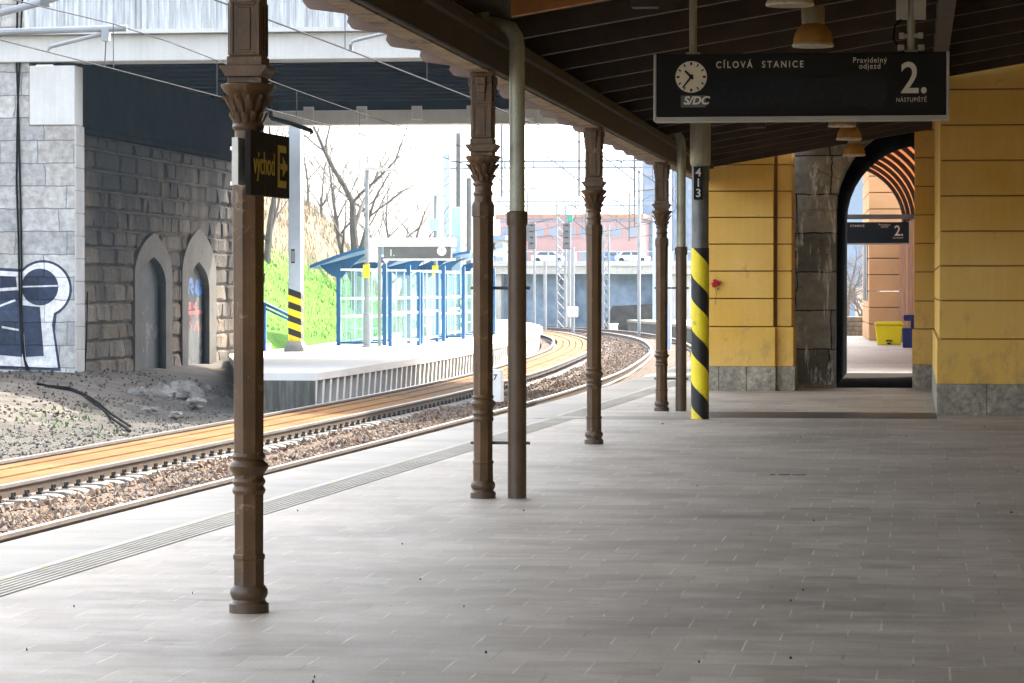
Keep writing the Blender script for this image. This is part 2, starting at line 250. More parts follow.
# ------------------------------------------------------------------ mesh builder
WL = {}
def tag(o, label=None, cat=None, group=None, kind=None):
    if label: o['label'] = label
    if cat: o['category'] = cat
    if group: o['group'] = group
    if kind: o['kind'] = kind
    return o
def thing(name, loc, label, cat, group=None):
    o = bpy.data.objects.new(name, None); o.empty_display_size = .3; COL.objects.link(o); o.location = loc; WL[o.name] = Vector(loc)
    return tag(o, label, cat, group)
class MB:
    def __init__(s): s.v = []; s.f = []; s.mi = []; s.k = 0
    def add(s, vs, fs):
        n = len(s.v); s.v += [tuple(v) for v in vs]; s.f += [tuple(i+n for i in f) for f in fs]; s.mi += [s.k]*len(fs); return s
    def box(s, x0, x1, y0, y1, z0, z1):
        return s.add([(x0,y0,z0),(x1,y0,z0),(x1,y1,z0),(x0,y1,z0),(x0,y0,z1),(x1,y0,z1),(x1,y1,z1),(x0,y1,z1)],
                     [(0,3,2,1),(4,5,6,7),(0,1,5,4),(1,2,6,5),(2,3,7,6),(3,0,4,7)])
    def cbox(s, c, sx, sy, sz): return s.box(c[0]-sx/2, c[0]+sx/2, c[1]-sy/2, c[1]+sy/2, c[2]-sz/2, c[2]+sz/2)
    def tube(s, pts, r, n=8, cap=True):
        pts = [Vector(p) for p in pts]; rs = r if isinstance(r, (list, tuple)) else [r]*len(pts)
        ring = []; a = None
        for i, p in enumerate(pts):
            d = (pts[min(i+1, len(pts)-1)] - pts[max(i-1, 0)])
            d = d.normalized() if d.length > 1e-9 else Vector((0,0,1))
            if a is None: a = d.orthogonal().normalized()
            else: a = (a - d*a.dot(d)); a = a.normalized() if a.length > 1e-6 else d.orthogonal().normalized()
            b = d.cross(a)
            ring += [p + (a*math.cos(2*math.pi*k/n) + b*math.sin(2*math.pi*k/n))*rs[i] for k in range(n)]
        fs = [(i*n+k, i*n+(k+1)%n, (i+1)*n+(k+1)%n, (i+1)*n+k) for i in range(len(pts)-1) for k in range(n)]
        if cap: fs += [tuple(range(n-1, -1, -1)), tuple(range((len(pts)-1)*n, len(pts)*n))]
        return s.add(ring, fs)
    def lathe(s, prof, n, c=(0,0,0), phase=0., square=False):
        ring = []; q = 1/math.cos(math.pi/n) if square else 1
        for r, z in prof: ring += [(c[0]+r*q*math.cos(phase+2*math.pi*k/n), c[1]+r*q*math.sin(phase+2*math.pi*k/n), c[2]+z) for k in range(n)]
        m = len(prof)
        fs = [(i*n+k, i*n+(k+1)%n, (i+1)*n+(k+1)%n, (i+1)*n+k) for i in range(m-1) for k in range(n)]
        return s.add(ring, fs + [tuple(range(n-1, -1, -1)), tuple(range((m-1)*n, m*n))])
    def prism(s, poly, f0, f1):
        """poly: 2-D outline; f0, f1 map it to the two 3-D ends"""
        n = len(poly); tri = tessellate_polygon([[Vector((p[0], p[1], 0)) for p in poly]])
        vs = [f0(p) for p in poly] + [f1(p) for p in poly]
        return s.add(vs, [t for t in tri] + [tuple(i+n for i in reversed(t)) for t in tri] + [(i, i+n, (i+1)%n+n, (i+1)%n) for i in range(n)])
    def holed(s, outer, holes, f0, f1):
        """sheet with holes, real reveals between f0 (front) and f1 (back)"""
        loops = [outer]+holes; flat = [p for l in loops for p in l]
        tri = tessellate_polygon([[Vector((p[0], p[1], 0)) for p in l] for l in loops]); n = len(flat)
        fs = [t for t in tri] + [tuple(i+n for i in reversed(t)) for t in tri]; a = 0
        for l in loops:
            m = len(l); fs += [(a+i, a+i+n, a+(i+1)%m+n, a+(i+1)%m) for i in range(m)]; a += m
        return s.add([f0(p) for p in flat] + [f1(p) for p in flat], fs)
    def sweep(s, prof, path):
        """closed profile [(lateral, z)] swept along [(point, normal)]"""
        n = len(prof); vs = []
        for p, nm in path: vs += [(p.x+nm.x*a, p.y+nm.y*a, z) for a, z in prof]
        fs = [(i*n+k, i*n+(k+1)%n, (i+1)*n+(k+1)%n, (i+1)*n+k) for i in range(len(path)-1) for k in range(n)]
        return s.add(vs, fs + [tuple(range(n-1, -1, -1)), tuple(range((len(path)-1)*n, len(path)*n))])
    def build(s, name, mat, parent=None, smooth=False, bev=0., kind=None, label=None, cat=None, group=None, base=None):
        mats = mat if isinstance(mat, (list, tuple)) else [mat]
        if parent is not None: org = WL[parent.name]
        elif base is not None: org = Vector(base)
        else:
            a = np.array(s.v); org = Vector(((a[:,0].min()+a[:,0].max())/2, (a[:,1].min()+a[:,1].max())/2, a[:,2].min()))
        me = bpy.data.meshes.new(name); me.from_pydata([(x-org.x, y-org.y, z-org.z) for x, y, z in s.v], [], s.f)
        for m_ in mats: me.materials.append(MT[m_])
        if len(mats) > 1: me.polygons.foreach_set('material_index', s.mi)
        import bmesh
        bm = bmesh.new(); bm.from_mesh(me); bmesh.ops.recalc_face_normals(bm, faces=bm.faces)
        if bev:
            es = [e for e in bm.edges if len(e.link_faces) == 2 and e.calc_face_angle(0) > .6]
            bmesh.ops.bevel(bm, geom=es, offset=bev, segments=1, affect='EDGES', clamp_overlap=True)
        bm.to_mesh(me); bm.free()
        if smooth:
            me.polygons.foreach_set('use_smooth', [True]*len(me.polygons))
            try: me.set_sharp_from_angle(angle=R(35))
            except Exception: pass
        o = bpy.data.objects.new(name, me); COL.objects.link(o)
        if parent is not None: o.parent = parent; WL[o.name] = Vector(WL[parent.name])
        else: o.location = org; WL[o.name] = Vector(org)
        return tag(o, label, cat, group, kind)
def copy_tree(o, parent=None):
    kids = [c for c in o.children]
    c = o.copy(); COL.objects.link(c); c.parent = parent
    for k in kids: copy_tree(k, c)
    return c
_fontcache = {}
def text(s, h, loc, parent, mat, name='lettering', rot=None, sx=1., align='LEFT', shear=0., bold=0., space=1., ext=.0015):
    """raised flat lettering, capital height h; loc = left/centre of the base line; faces -Y unless rot given"""
    cu = bpy.data.curves.new(name, 'FONT'); cu.body = s; cu.size = h/.72; cu.align_x = align; cu.shear = shear; cu.offset = bold; cu.space_character = space; cu.extrude = ext
    o = bpy.data.objects.new('t', cu); COL.objects.link(o); bpy.context.view_layer.update()
    me = bpy.data.meshes.new_from_object(o.evaluated_get(bpy.context.evaluated_depsgraph_get()))
    bpy.data.objects.remove(o); bpy.data.curves.remove(cu)
    me.materials.clear(); me.materials.append(MT[mat]); me.name = name
    rm = (rot or Matrix.Rotation(math.pi/2, 4, 'X')) @ Matrix.Diagonal((sx, 1, 1, 1))
    me.transform(Matrix.Translation(Vector(loc) - WL[parent.name]) @ rm)
    ob = bpy.data.objects.new(name, me); COL.objects.link(ob); ob.parent = parent; WL[ob.name] = Vector(WL[parent.name]); return ob

# ------------------------------------------------------------------ the track line
CT = [(-30,-9.2),(0,-8.36),(24.7,-7.70),(36,-7.40),(50,-7.12),(60,-7.03),(70,-7.16),(80,-7.52),(100,-8.72),(112,-9.85),(125,-11.45),(139,-13.9),(152,-17.0),(165,-21.2),(180,-27.2),(200,-37.0),(230,-55)]
def _cr(p0, p1, p2, p3, t):
    return .5*((2*p1) + (p2-p0)*t + (2*p0-5*p1+4*p2-p3)*t*t + (3*p1-p0-3*p2+p3)*t**3)
def refx(y):
    i = max(1, min(len(CT)-3, next((k for k in range(len(CT)-1) if CT[k+1][0] > y), len(CT)-2)))
    m = lambda k: (CT[k+1][1]-CT[k-1][1])/(CT[k+1][0]-CT[k-1][0])
    y0, y1 = CT[i][0], CT[i+1][0]; h = y1-y0; t = (y-y0)/h
    return (2*t**3-3*t*t+1)*CT[i][1] + (t**3-2*t*t+t)*h*m(i) + (-2*t**3+3*t*t)*CT[i+1][1] + (t**3-t*t)*h*m(i+1)
def refp(y):
    p = Vector((refx(y), y, 0)); d = Vector((refx(y+.5)-refx(y-.5), 1, 0)).normalized(); return p, Vector((d.y, -d.x, 0))
def offp(y, off): p, n = refp(y); return p + n*off
def path(y0, y1, off, step=1.5):
    k = max(2, int((y1-y0)/step)); out = []
    for i in range(k+1):
        p, n = refp(y0+(y1-y0)*i/k); out.append((p+n*off, n))
    return out
RZ = -.5; BZ = -.69      # rail head, ballast top
E2 = 2.20                # edge of the near platform from the reference rail
BN, BF = -2.1, -3.58     # rails of the far track
E1 = -4.1                # edge of the far platform

# ------------------------------------------------------------------ ground, ballast, terrain
MB().add([(-1500,-400,-1.05),(1500,-400,-1.05),(1500,2600,-1.05),(-1500,2600,-1.05)], [(0,1,2,3)]).build('ground', 'ground', kind='structure')
def strip(name, mat, y0, y1, a, b, zf, step=1., na=6):
    mb = MB(); k = int((y1-y0)/step); vs = []
    for i in range(k+1):
        y = y0+(y1-y0)*i/k
        for j in range(na+1):
            q = offp(y, a+(b-a)*j/na); vs.append((q.x, q.y, zf(q.x, q.y, a+(b-a)*j/na)))
    mb.add(vs, [(i*(na+1)+j, i*(na+1)+j+1, (i+1)*(na+1)+j+1, (i+1)*(na+1)+j) for i in range(k) for j in range(na)])
    return mb.build(name, mat, kind='structure', smooth=True)
def bz(x, y, o):
    d = min(abs(o-BN-.35), abs(o)); return BZ + .05*math.sin(1.3*x+.7*y)*.5 - .04*(abs(o+1.05) < .5)
strip('ballast_bed', 'ballast', -20, 215, BF-.5, E2+.4, bz, 1.2, 16)
def sm(t): t = max(0, min(1, t)); return t*t*(3-2*t)
def hsh(x, y): return (math.sin(x*1.7+y*.9)+math.sin(x*.63-y*1.31+1.3)+math.sin(x*3.1+y*2.3)*.5+math.sin(x*7.1-y*5.3)*.25)/2.75
def bankz(x, y, o):
    d = (BF-.4)-o                       # how far left of the far track
    z = -.70 + .62*sm((d-1.6)/4.2)*(1 if y < 60 else .85) + .05*hsh(x*2, y*2)*min(1, d)
    return z
mb = MB(); vs = []; ys = np.arange(-5, 84, .5); ns = 26
for y in ys:
    for j in range(ns+1):
        o = BF-.4 - 12.*(j/ns)**1.15; q = offp(y, o); vs.append((q.x, q.y, bankz(q.x, q.y, o)))
for i in range(len(ys)-1):
    for j in range(ns):
        c = vs[i*(ns+1)+j]; mb.mi.append(0 if c[2] < -.6+.05*hsh(c[0]*3, c[1]*3) else 1); mb.f.append((i*(ns+1)+j, i*(ns+1)+j+1, (i+1)*(ns+1)+j+1, (i+1)*(ns+1)+j))
mb.v = vs; mb.build('trackside_bank', ['gravel', 'earth'], kind='structure', smooth=True)

def scatter(name, mat, n, y0, y1, a, b, zf, r0, r1, label):
    base = np.array([(1,0,0),(-1,0,0),(0,1,0),(0,-1,0),(0,0,1),(0,0,-1)], float)
    fc = np.array([(0,2,4),(2,1,4),(1,3,4),(3,0,4),(2,0,5),(1,2,5),(3,1,5),(0,3,5)])
    V = np.zeros((n, 6, 3)); 
    for i in range(n):
        y = y0 + (y1-y0)*rng.random()**1.7; o = a+(b-a)*rng.random(); q = offp(y, o); r = r0+(r1-r0)*rng.random()
        s = r*(.65+.7*rng.random(3)); v = base*s + (rng.random((6,3))-.5)*r*.7
        an = rng.random()*6.28; tl = (rng.random()-.5)*1.2; ca, sa, ct, st = math.cos(an), math.sin(an), math.cos(tl), math.sin(tl)
        Rm = np.array([(ca,-sa,0),(sa,ca,0),(0,0,1)]) @ np.array([(1,0,0),(0,ct,-st),(0,st,ct)])
        V[i] = v @ Rm.T + np.array((q.x, q.y, zf(q.x, q.y, o)+r*.25))
    me = bpy.data.meshes.new(name); Fs = (fc[None]+6*np.arange(n)[:,None,None]).reshape(-1, 3)
    me.from_pydata(V.reshape(-1, 3).tolist(), [], Fs.tolist()); me.materials.append(MT[mat])
    o = bpy.data.objects.new(name, me); COL.objects.link(o); o['kind'] = 'stuff'; o['label'] = label; o['category'] = 'stones'; return o
scatter('ballast_stones', 'stones', 22000, 21, 150, BN+.35, -.1, bz, .022, .05, 'loose brown ballast stones lying between the two tracks')
scatter('gravel_stones', 'gstones', 9000, 26, 75, BF-.2, BF-4.0, bankz, .012, .03, 'loose grey gravel beside the far track under the bridge')

scatter('earth_clods', 'estones', 5000, 30, 62, BF-3.4, BF-9.8, bankz, .012, .036, 'brown clods and stones lying on the bare bank below the graffiti wall')

# ------------------------------------------------------------------ rails, boards, sleepers
HEADP = [(-.036,RZ),(.036,RZ),(.036,RZ-.035),(-.036,RZ-.035)]
RAILP = [(-.034,RZ-.034),(.034,RZ-.034),(.012,RZ-.052),(.01,RZ-.145),(.075,RZ-.16),(.075,RZ-.172),(-.075,RZ-.172),(-.075,RZ-.16),(-.01,RZ-.145),(-.012,RZ-.052)]
for off, lab in ((0, 'rusty rail farther from the platform edge, on the near track'), (1.505, 'rail hidden close under the near platform edge'), (BN, 'rail of the far track with its bare sleeper ends and clips facing the camera'), (BF, 'farthest rail, running past the foot of the stone abutment')):
    p = path(-15, 205, off, 1.2)
    a, b = p[0][0], p[-1][0]
    r = MB().sweep(RAILP, p).build('rail', 'rail', label=lab, cat='rail', group='rails of the two tracks', base=(p[10][0].x, p[10][0].y, RZ-.172))
    h = MB().sweep(HEADP, p).build('rail_head', 'railtop', r)
mb = MB()
for k in range(5):
    a = BF+.13 + k*.247
    mb.sweep([(a, RZ-.16), (a+.215, RZ-.16), (a+.215, RZ-.035-.012*(k % 2)), (a, RZ-.035-.012*(k % 2))], path(-10, 190, 0, 1.5))
mb.build('track_decking', 'deck', kind='structure')
MB().sweep([(BF+.1, RZ-.17), (BN-.1, RZ-.17), (BN-.1, RZ-.15), (BF+.1, RZ-.15)], path(-10, 190, 0, 2)).build('track_bed', 'deckgap', kind='structure')
# concrete sleepers of the far track
def sleeper():
    s = MB(); s.prism([(-.5, -.12), (.5, -.12), (.5, -.02), (.42, 0), (-.5, .0)], lambda p: (p[0], -.13, p[1]), lambda p: (p[0], .13, p[1]))
    o = s.build('sleeper', 'sleeper', bev=.012, base=(0, 0, 0))
    c = MB().box(.225, .295, -.05, .05, 0, .03).tube([(.26,-.035,.02),(.26,-.035,.075)], .018, 6).tube([(.26,.035,.02),(.26,.035,.075)], .018, 6)
    c.build('rail_clip', 'clip', o)
    return o
s0 = sleeper(); first = True; y = 24.0
while y < 112:
    p, n = refp(y); q = p + n*(BN-.14)
    o = s0 if first else copy_tree(s0); first = False
    o.location = (q.x, q.y, RZ-.155 + random.uniform(-.006, .006)); o.rotation_euler = (0, 0, math.atan2(n.y, n.x) + random.uniform(-.03, .03))
    tag(o, 'pale concrete sleeper end with black rail clip, one of the row along the far track', 'sleeper', 'sleeper ends along the far track')
    y += .46
# kilometre stone "0,7"
p = P(494, 402, -.69)
km = thing('kilometre_stone', p, 'white kilometre stone numbered 0,7 standing between the two tracks', 'marker')
MB().prism([(-.16,0),(.16,0),(.16,.66),(-.16,.66)], lambda q: (p.x+q[0], p.y-.09, p.z+q[1]), lambda q: (p.x+q[0]+.03, p.y+.09, p.z+q[1])).build('stone_block', 'white', km, bev=.012)
text('0,7', .11, (p.x-.11, p.y-.092, p.z+.45), km, 'black', bold=.004)

# ------------------------------------------------------------------ near platform
def inner(y0, y1, off, step=1.5): return [(q.x, q.y) for q, n in path(y0, y1, off, step)]
Y0, Y1 = -12, 150
ed = inner(Y0, Y1, E2); l1 = inner(Y0, Y1, E2+.74); l2 = inner(Y0, Y1, E2+1.08)
def slab(name, mat, A, B, z, th, **k):
    mb = MB(); n = len(A); vs = [(x, y, z) for x, y in A] + [(x, y, z) for x, y in B] + [(x, y, z-th) for x, y in A] + [(x, y, z-th) for x, y in B]
    fs = [(i, n+i, n+i+1, i+1) for i in range(n-1)] + [(2*n+i, 2*n+i+1, 3*n+i+1, 3*n+i) for i in range(n-1)] + [(i, i+1, 2*n+i+1, 2*n+i) for i in range(n-1)] + [(n+i, 3*n+i, 3*n+i+1, n+i+1) for i in range(n-1)] + [(0, 2*n, 3*n, n), (n-1, 2*n-1, 4*n-1, 3*n-1)]
    mb.add(vs, fs); return mb.build(name, mat, kind='structure', **k)
slab('platform_edging', 'edging', ed, l1, 0, .13)
slab('platform_edge_wall', 'conc_grey', inner(Y0, Y1, E2+.06), inner(Y0, Y1, E2+.3), -.135, .9)
slab('tactile_strip', 'tactbed', l1, l2, -.004, .1)
mb = MB()
for k in range(6): 
    a = E2+.80+k*.045
    mb.sweep([(a, -.004), (a+.033, -.004), (a+.030, .002), (a+.004, .002)], path(Y0, 75, 0, 1.5))
mb.build('tactile_ridges', 'tactile', kind='structure')
mb = MB(); mb.sweep([(E2+.725, .0015), (E2+.79, .0015), (E2+.79, .0025), (E2+.725, .0025)], path(Y0, 75, 0, 1.5)); mb.build('tactile_line', 'tactile_line', kind='structure')
slab('platform_paving', 'paving', l2, [(20., y) for x, y in l2], 0, .5)
AX_ = .17
MB().box(-2.62, .28, 37.0, 38.75, .001, .004).build('dark_floor_strip', 'darkstrip', kind='structure')  # near-black strip flush with the paving
MB().box(AX_-1.42, AX_+1.42, 48.4, 56.7, .001, .004).build('passage_floor', 'darkening', kind='structure')  # dark sheet over the paving, with the passage's shade in its colour
MB().box(-4.6, -2.65, 36.4, 37.2, .001, .004).build('paving_patch', 'edging', kind='structure')
# specks and an old cover in the paving
mb = MB()
for i in range(45):
    y = 11.5+28*random.random()**1.5; x = random.uniform(-4.4, 3.0); r = random.uniform(.003, .007) if random.random() < .93 else random.uniform(.008, .014)
    mb.lathe([(r, .001), (r*.8, .008), (r*.3, .013)], 5, (x, y, 0), random.random()*6)
mb.build('litter_specks', 'litter', label='dark specks of grit and leaf litter scattered over the paving', cat='litter', kind='stuff')
c = P(787, 475)
mb = MB()
for k in range(16):
    x = c.x-.14+k*.019
    if k not in (2, 3, 9): mb.box(x, x+.013, c.y-.02+.06*math.sin(k*.9)*.3, c.y+.05+.06*math.sin(k*.9)*.3, .001, .004)
mb.build('cracked_edge', 'litter', label='short dark broken joint in the paving below the departure board', cat='crack')

# ------------------------------------------------------------------ iron columns
COLS = [P(248,612), P(482,498), P(596,444), P(661,411)]
cx = sum(c.x for c in COLS)/4
CTOP = 3.25
def column():
    t = thing('iron_column', (0,0,0), 'x', 'column', 'cast-iron canopy columns')
    ph = R(22.5+14)
    MB().lathe([(.098,0),(.098,.043),(.09,.048),(.082,.056),(.080,.064),(.088,.075),(.094,.093),(.092,.112),(.082,.128),(.074,.136)], 24).build('plinth', 'iron', t, smooth=True)
    MB().lathe([(.073,.136),(.073,.262),(.078,.266),(.078,.284),(.0695,.292),(.0745,1.6),(.0765,2.14),(.083,2.145),(.083,2.225),(.076,2.25)], 8, phase=ph, square=True).build('shaft', 'iron', t)
    mb = MB()
    def ring(z0, z1, r, r0=.075): mb.lathe([(r0, z0-.012), (r*.97, z0), (r, (z0+z1)/2), (r*.97, z1), (r0, z1+.012)], 28)
    ring(.595, .61, .083); ring(.64, .652, .083); ring(.765, .776, .084)
    mb.lathe([(.072,.675),(.08,.69),(.093,.708),(.099,.722),(.093,.735),(.08,.745),(.072,.755)], 28); ring(2.31, 2.325, .078, .068); ring(2.385, 2.4, .080, .068)
    mb.build('collar', 'iron', t, smooth=True)
    mb = MB(); mb.lathe([(.070,2.24),(.066,2.40),(.068,2.43),(.075,2.48),(.092,2.535),(.108,2.555)], 24)
    mb.lathe([(.104,2.553),(.118,2.565),(.134,2.59),(.136,2.6),(.11,2.606)], 24)
    for row, (zb, zt, rb, rt_, nn, w) in enumerate(((2.405, 2.475, .071, .092, 12, .034), (2.455, 2.555, .078, .124, 12, .036))):
        for k in range(nn):
            a = 2*math.pi*(k+.5*row)/nn; ca, sa = math.cos(a), math.sin(a)
            def q(r, tw, z): return (r*ca-tw*sa, r*sa+tw*ca, z)
            zm = zb+(zt-zb)*.6; rm = rb+(rt_-rb)*.35
            mb.add([q(rb-.004,-w*.35,zb), q(rb-.004,w*.35,zb), q(rm+.008,w*.5,zm), q(rt_,w*.28,zt-.008), q(rt_+.008,0,zt-.018), q(rt_,-w*.28,zt-.008), q(rm+.008,-w*.5,zm), q(rm+.018,0,zm)],
                   [(0,1,7),(1,2,7),(2,3,7),(3,4,7),(4,5,7),(5,6,7),(6,0,7)])
    mb.build('capital', 'iron', t, smooth=True)
    mb = MB(); h = .079
    mb.box(-.085,.085,-.085,.085,2.6,2.636); 
    mb.prism([(-.118,2.69),(-.118,2.675),(-.098,2.652),(-.09,2.634),(.09,2.634),(.098,2.652),(.118,2.675),(.118,2.69)], lambda p: (p[0],-.118+.0,p[1]), lambda p: (p[0],.118,p[1]))
    mb.box(-.088,.088,-.088,.088,2.69,2.735); mb.box(-h,h,-h,h,2.735,3.16); mb.box(-.09,.09,-.09,.09,3.205,CTOP)
    mb.box(-h,h,-h,h,3.16,3.205)
    for sy in (-1, 1):       # raised panel frames on the faces, with a scroll console above
        for axis in (0, 1):
            def bx(u0, u1, z0, z1, d):
                if axis == 0: mb.box(u0, u1, min(sy*h, sy*(h+d)), max(sy*h, sy*(h+d)), z0, z1)
                else: mb.box(min(sy*h, sy*(h+d)), max(sy*h, sy*(h+d)), u0, u1, z0, z1)
            bx(-.076,-.055,2.74,3.0,.006); bx(.055,.076,2.74,3.0,.006); bx(-.054,.054,2.74,2.755,.006); bx(-.054,.054,2.985,3.0,.006); bx(-.03,.03,2.765,2.975,.006)
            bx(-.035,.035,3.14,3.2,.03); bx(-.03,.03,3.08,3.14,.022); bx(-.026,.026,3.02,3.08,.014)
    mb.build('upper_post', 'iron', t, bev=.003)
    return t
col0 = column()
clab = ['brown cast-iron column nearest the camera, carrying the black exit sign', 'brown cast-iron column tied to the larger grey-topped downpipe', 'brown cast-iron column standing alone between the two downpipes', 'smallest brown cast-iron column, beside the striped pole and far downpipe']
for i, c in enumerate(COLS):
    o = col0 if i == 0 else copy_tree(col0); o.location = (cx, c.y, 0); o['label'] = clab[i]
COLY = [c.y for c in COLS]

# exit sign strapped to the first column
yb = COLY[0]; a = PY(251,130,yb-.36); b_ = PY(289.5,139.6,yb+.33)
sg = thing('exit_sign', (a.x-.02, yb, PY(251,195,yb).z), 'black sign reading východ in yellow, strapped to the nearest column', 'sign')
d = (Vector((b_.x, b_.y, 0))-Vector((a.x, a.y, 0))).normalized(); nrm = Vector((d.y, -d.x, 0)); L = (Vector((b_.x,b_.y,0))-Vector((a.x,a.y,0))).length
z0 = PY(251,194.6,a.y).z; z1 = PY(251,130,a.y).z
A0 = Vector((a.x, a.y, 0))
def sq(u, z, off): w = A0 + d*u + nrm*off; return (w.x, w.y, z)
MB().prism([(0,z0),(L,z0),(L,z1),(0,z1)], lambda p: sq(p[0],p[1],.0), lambda p: sq(p[0],p[1],-.03)).build('panel', 'signback', sg, bev=.003)
rotm = Matrix(((d.x, 0, nrm.x, 0), (d.y, 0, nrm.y, 0), (0, 1, 0, 0), (0, 0, 0, 1)))
text('východ', .115, sq(.035, z0+.105, .003), sg, 'exityellow', rot=rotm, sx=.82, bold=.0)
mb = MB()
def sb(u0, u1, za, zb): mb.prism([(u0,za),(u1,za),(u1,zb),(u0,zb)], lambda p: sq(p[0],p[1],.003), lambda p: sq(p[0],p[1],.0))
zc = (z0+z1)/2; sb(.47,.50,z0+.05,z1-.05); sb(.50,.62,z0+.05,z0+.085); sb(.50,.62,z1-.085,z1-.05); sb(.52,.64,zc-.014,zc+.014)
mb.prism([(.56,zc-.05),(.64,zc),(.56,zc+.05)], lambda p: sq(p[0],p[1],.0032), lambda p: sq(p[0],p[1],.0)); mb.build('exit_symbol', 'exityellow', sg)
for zz in (PY(248,148.5,yb).z, PY(248,183.5,yb).z): MB().lathe([(.078,zz-.009),(.0895,zz-.009),(.0895,zz+.009),(.078,zz+.009)], 20, (cx, yb, 0)).build('strap', 'white', sg)
MB().box(cx+.0, cx+.03, yb-.36, yb-.09, PY(248,183,yb).z-.02, PY(248,147,yb).z+.03).build('bracket', 'white', sg)


# downpipes
def downpipe(px, ybase, yk, ang, label, k, ytop):
    p = P(px, ybase); s = p.y
    zk = EYE+(288-yk)/FPX*s; ze = EYE+(288-ytop)/FPX*s
    t = thing('downpipe', p, label, 'pipe', 'canopy downpipes')
    MB().lathe([(.072,0),(.072,zk-.05),(.079,zk-.05),(.082,zk-.03),(.082,zk+.045),(.074,zk+.055)], 20, p).build('lower_pipe', 'ironpipe', t, smooth=True)
    r = .060
    pts = [p+Vector((0,0,zk)), p+Vector((0,0,ze-.16)), p+Vector((-.01,0,ze-.09)), p+Vector((-.05,0,ze-.02)), p+Vector((-.11,0,ze+.0)), p+Vector((-.22,0,ze+.02)), p+Vector((-.27,0,ze+.05)), p+Vector((-.275,0,ze+.1)), p+Vector((-.275,0,ze+.2))]
    MB().tube(pts, r, 16).build('zinc_bend', 'zinc', t, smooth=True)
    mb = MB()
    for zz in (EYE, .42): mb.tube([(cx-.10, s-.0, zz), (p.x+.10, s-.0, zz)], .012, 8)
    mb.build('tie_rod', 'dsteel', t)
    return t
downpipe(517, 498, 218, 0, 'tall downpipe with zinc top and brown foot, tied to the second column', 1, 24)
downpipe(681, 411, 251, 0, 'smaller downpipe with zinc bend, between the last column and striped pole', 1, 133)

# striped pole
p = P(700, 419); s = p.y; rr = .11
t = thing('striped_pole', p, 'round mast with yellow and black warning spiral and number 413', 'pole')
zt = EYE+(288-248)/FPX*s
MB().lathe([(rr-.006,0),(rr-.006,EYE+(288-166)/FPX*s)], 28, p).build('mast', 'zincpole', t, smooth=True)
zs = EYE+(288-166)/FPX*s
MB().lathe([(rr-.006,zs),(rr+.012,zs+.02),(rr+.016,zs+.05),(rr+.016,4.0)], 28, p).build('sleeve', 'zinc', t, smooth=True)
for nm, colr, ph in (('yellow_band', 'hazyellow', 0), ('black_band', 'hazblack', .56)):
    mb = MB(); pitch = .655; n = 40
    for turn in range(-2, 6):
        for k in range(n):
            def zz(kk, e): return max(0.002, min(zt, (turn+ph+e)*pitch + .33 - kk/n*pitch))
            hb_ = .56 if nm == 'yellow_band' else .44
            q = [zz(k,0), zz(k+1,0), zz(k+1,hb_), zz(k,hb_)]
            if max(q)-min(q) < 1e-4: continue
            a0, a1 = 2*math.pi*k/n-math.pi/2, 2*math.pi*(k+1)/n-math.pi/2; 
            a0, a1 = -math.pi/2+2*math.pi*k/n, -math.pi/2+2*math.pi*(k+1)/n
            mb.add([(p.x+rr*math.cos(a0), p.y+rr*math.sin(a0), q[0]), (p.x+rr*math.cos(a1), p.y+rr*math.sin(a1), q[1]), (p.x+rr*math.cos(a1), p.y+rr*math.sin(a1), q[2]), (p.x+rr*math.cos(a0), p.y+rr*math.sin(a0), q[3])], [(0,1,2,3)])
    mb.build(nm, colr, t, smooth=True)
zp = EYE+(288-200)/FPX*s; xp = PY(699,200,s).x
plate = MB().prism([(-.055,zp),(.055,zp),(.055,zp+.40),(-.055,zp+.40)], lambda q: (xp+q[0], p.y-rr-.012, q[1]), lambda q: (xp+q[0], p.y-rr+.02, q[1])).build('number_plate', 'black', t)
for k, ch in enumerate('413'): text(ch, .10, (xp, p.y-rr-.014, zp+.285-k*.125), plate, 'textgrey', name='number', align='CENTER', bold=.002)

# ------------------------------------------------------------------ canopy
SL = .168
def rz(x): return 3.70+SL*(x+3.2)        # underside of the boards
CY0, CY1 = -26, 46.62; XL, XR = -3.95, 5.2  # canopy extended unseen behind the camera to cut light from there
t = thing('platform_canopy', (cx, COLY[1], 3.25), 'dark timber platform canopy with sloping rafters on a long beam', 'canopy')
XG = cx-.10; XL = -4.15
def lz(x): return 3.55+.13*(XG-x)        # underside of the outer overhang boards
mb = MB()
mb.prism([(XG,rz(XG)),(XR,rz(XR)),(XR,rz(XR)+.05),(XG,rz(XG)+.05)], lambda q: (q[0], CY0, q[1]), lambda q: (q[0], 38.15, q[1]))
mb.prism([(XG,rz(XG)),(.285,rz(.285)),(.285,rz(.285)+.05),(XG,rz(XG)+.05)], lambda q: (q[0], 38.15, q[1]), lambda q: (q[0], CY1, q[1]))
mb.prism([(-1.72,rz(-1.72)),(.285,rz(.285)),(.285,rz(.285)+.05),(-1.72,rz(-1.72)+.05)], lambda q: (q[0], CY1+.001, q[1]), lambda q: (q[0], 48.26, q[1]))
mb.build('roof_boards', 'wood', t)
MB().prism([(XL-.03,lz(XL-.03)),(XG+.002,lz(XG)),(XG+.002,lz(XG)+.04),(XL-.03,lz(XL-.03)+.04)], lambda q: (q[0], CY0, q[1]), lambda q: (q[0], CY1, q[1])).build('overhang_boards', 'tail', t)
MB().box(XG+.004, XG+.03, CY0, CY1-.01, 3.54, 3.76).build('gutter', 'zinc', t)
MB().box(cx-.10, cx+.10, CY0, CY1-.01, 3.25, 3.535).build('main_beam', 'beamwood', t, bev=.01)  # beam in its own dark brown
MB().box(cx-.085, cx+.06, CY0, CY1-.02, 3.236, 3.249).build('beam_lit_strip', 'litstrip', t)  # added strip: light on the beam's underside put into worn cream paint
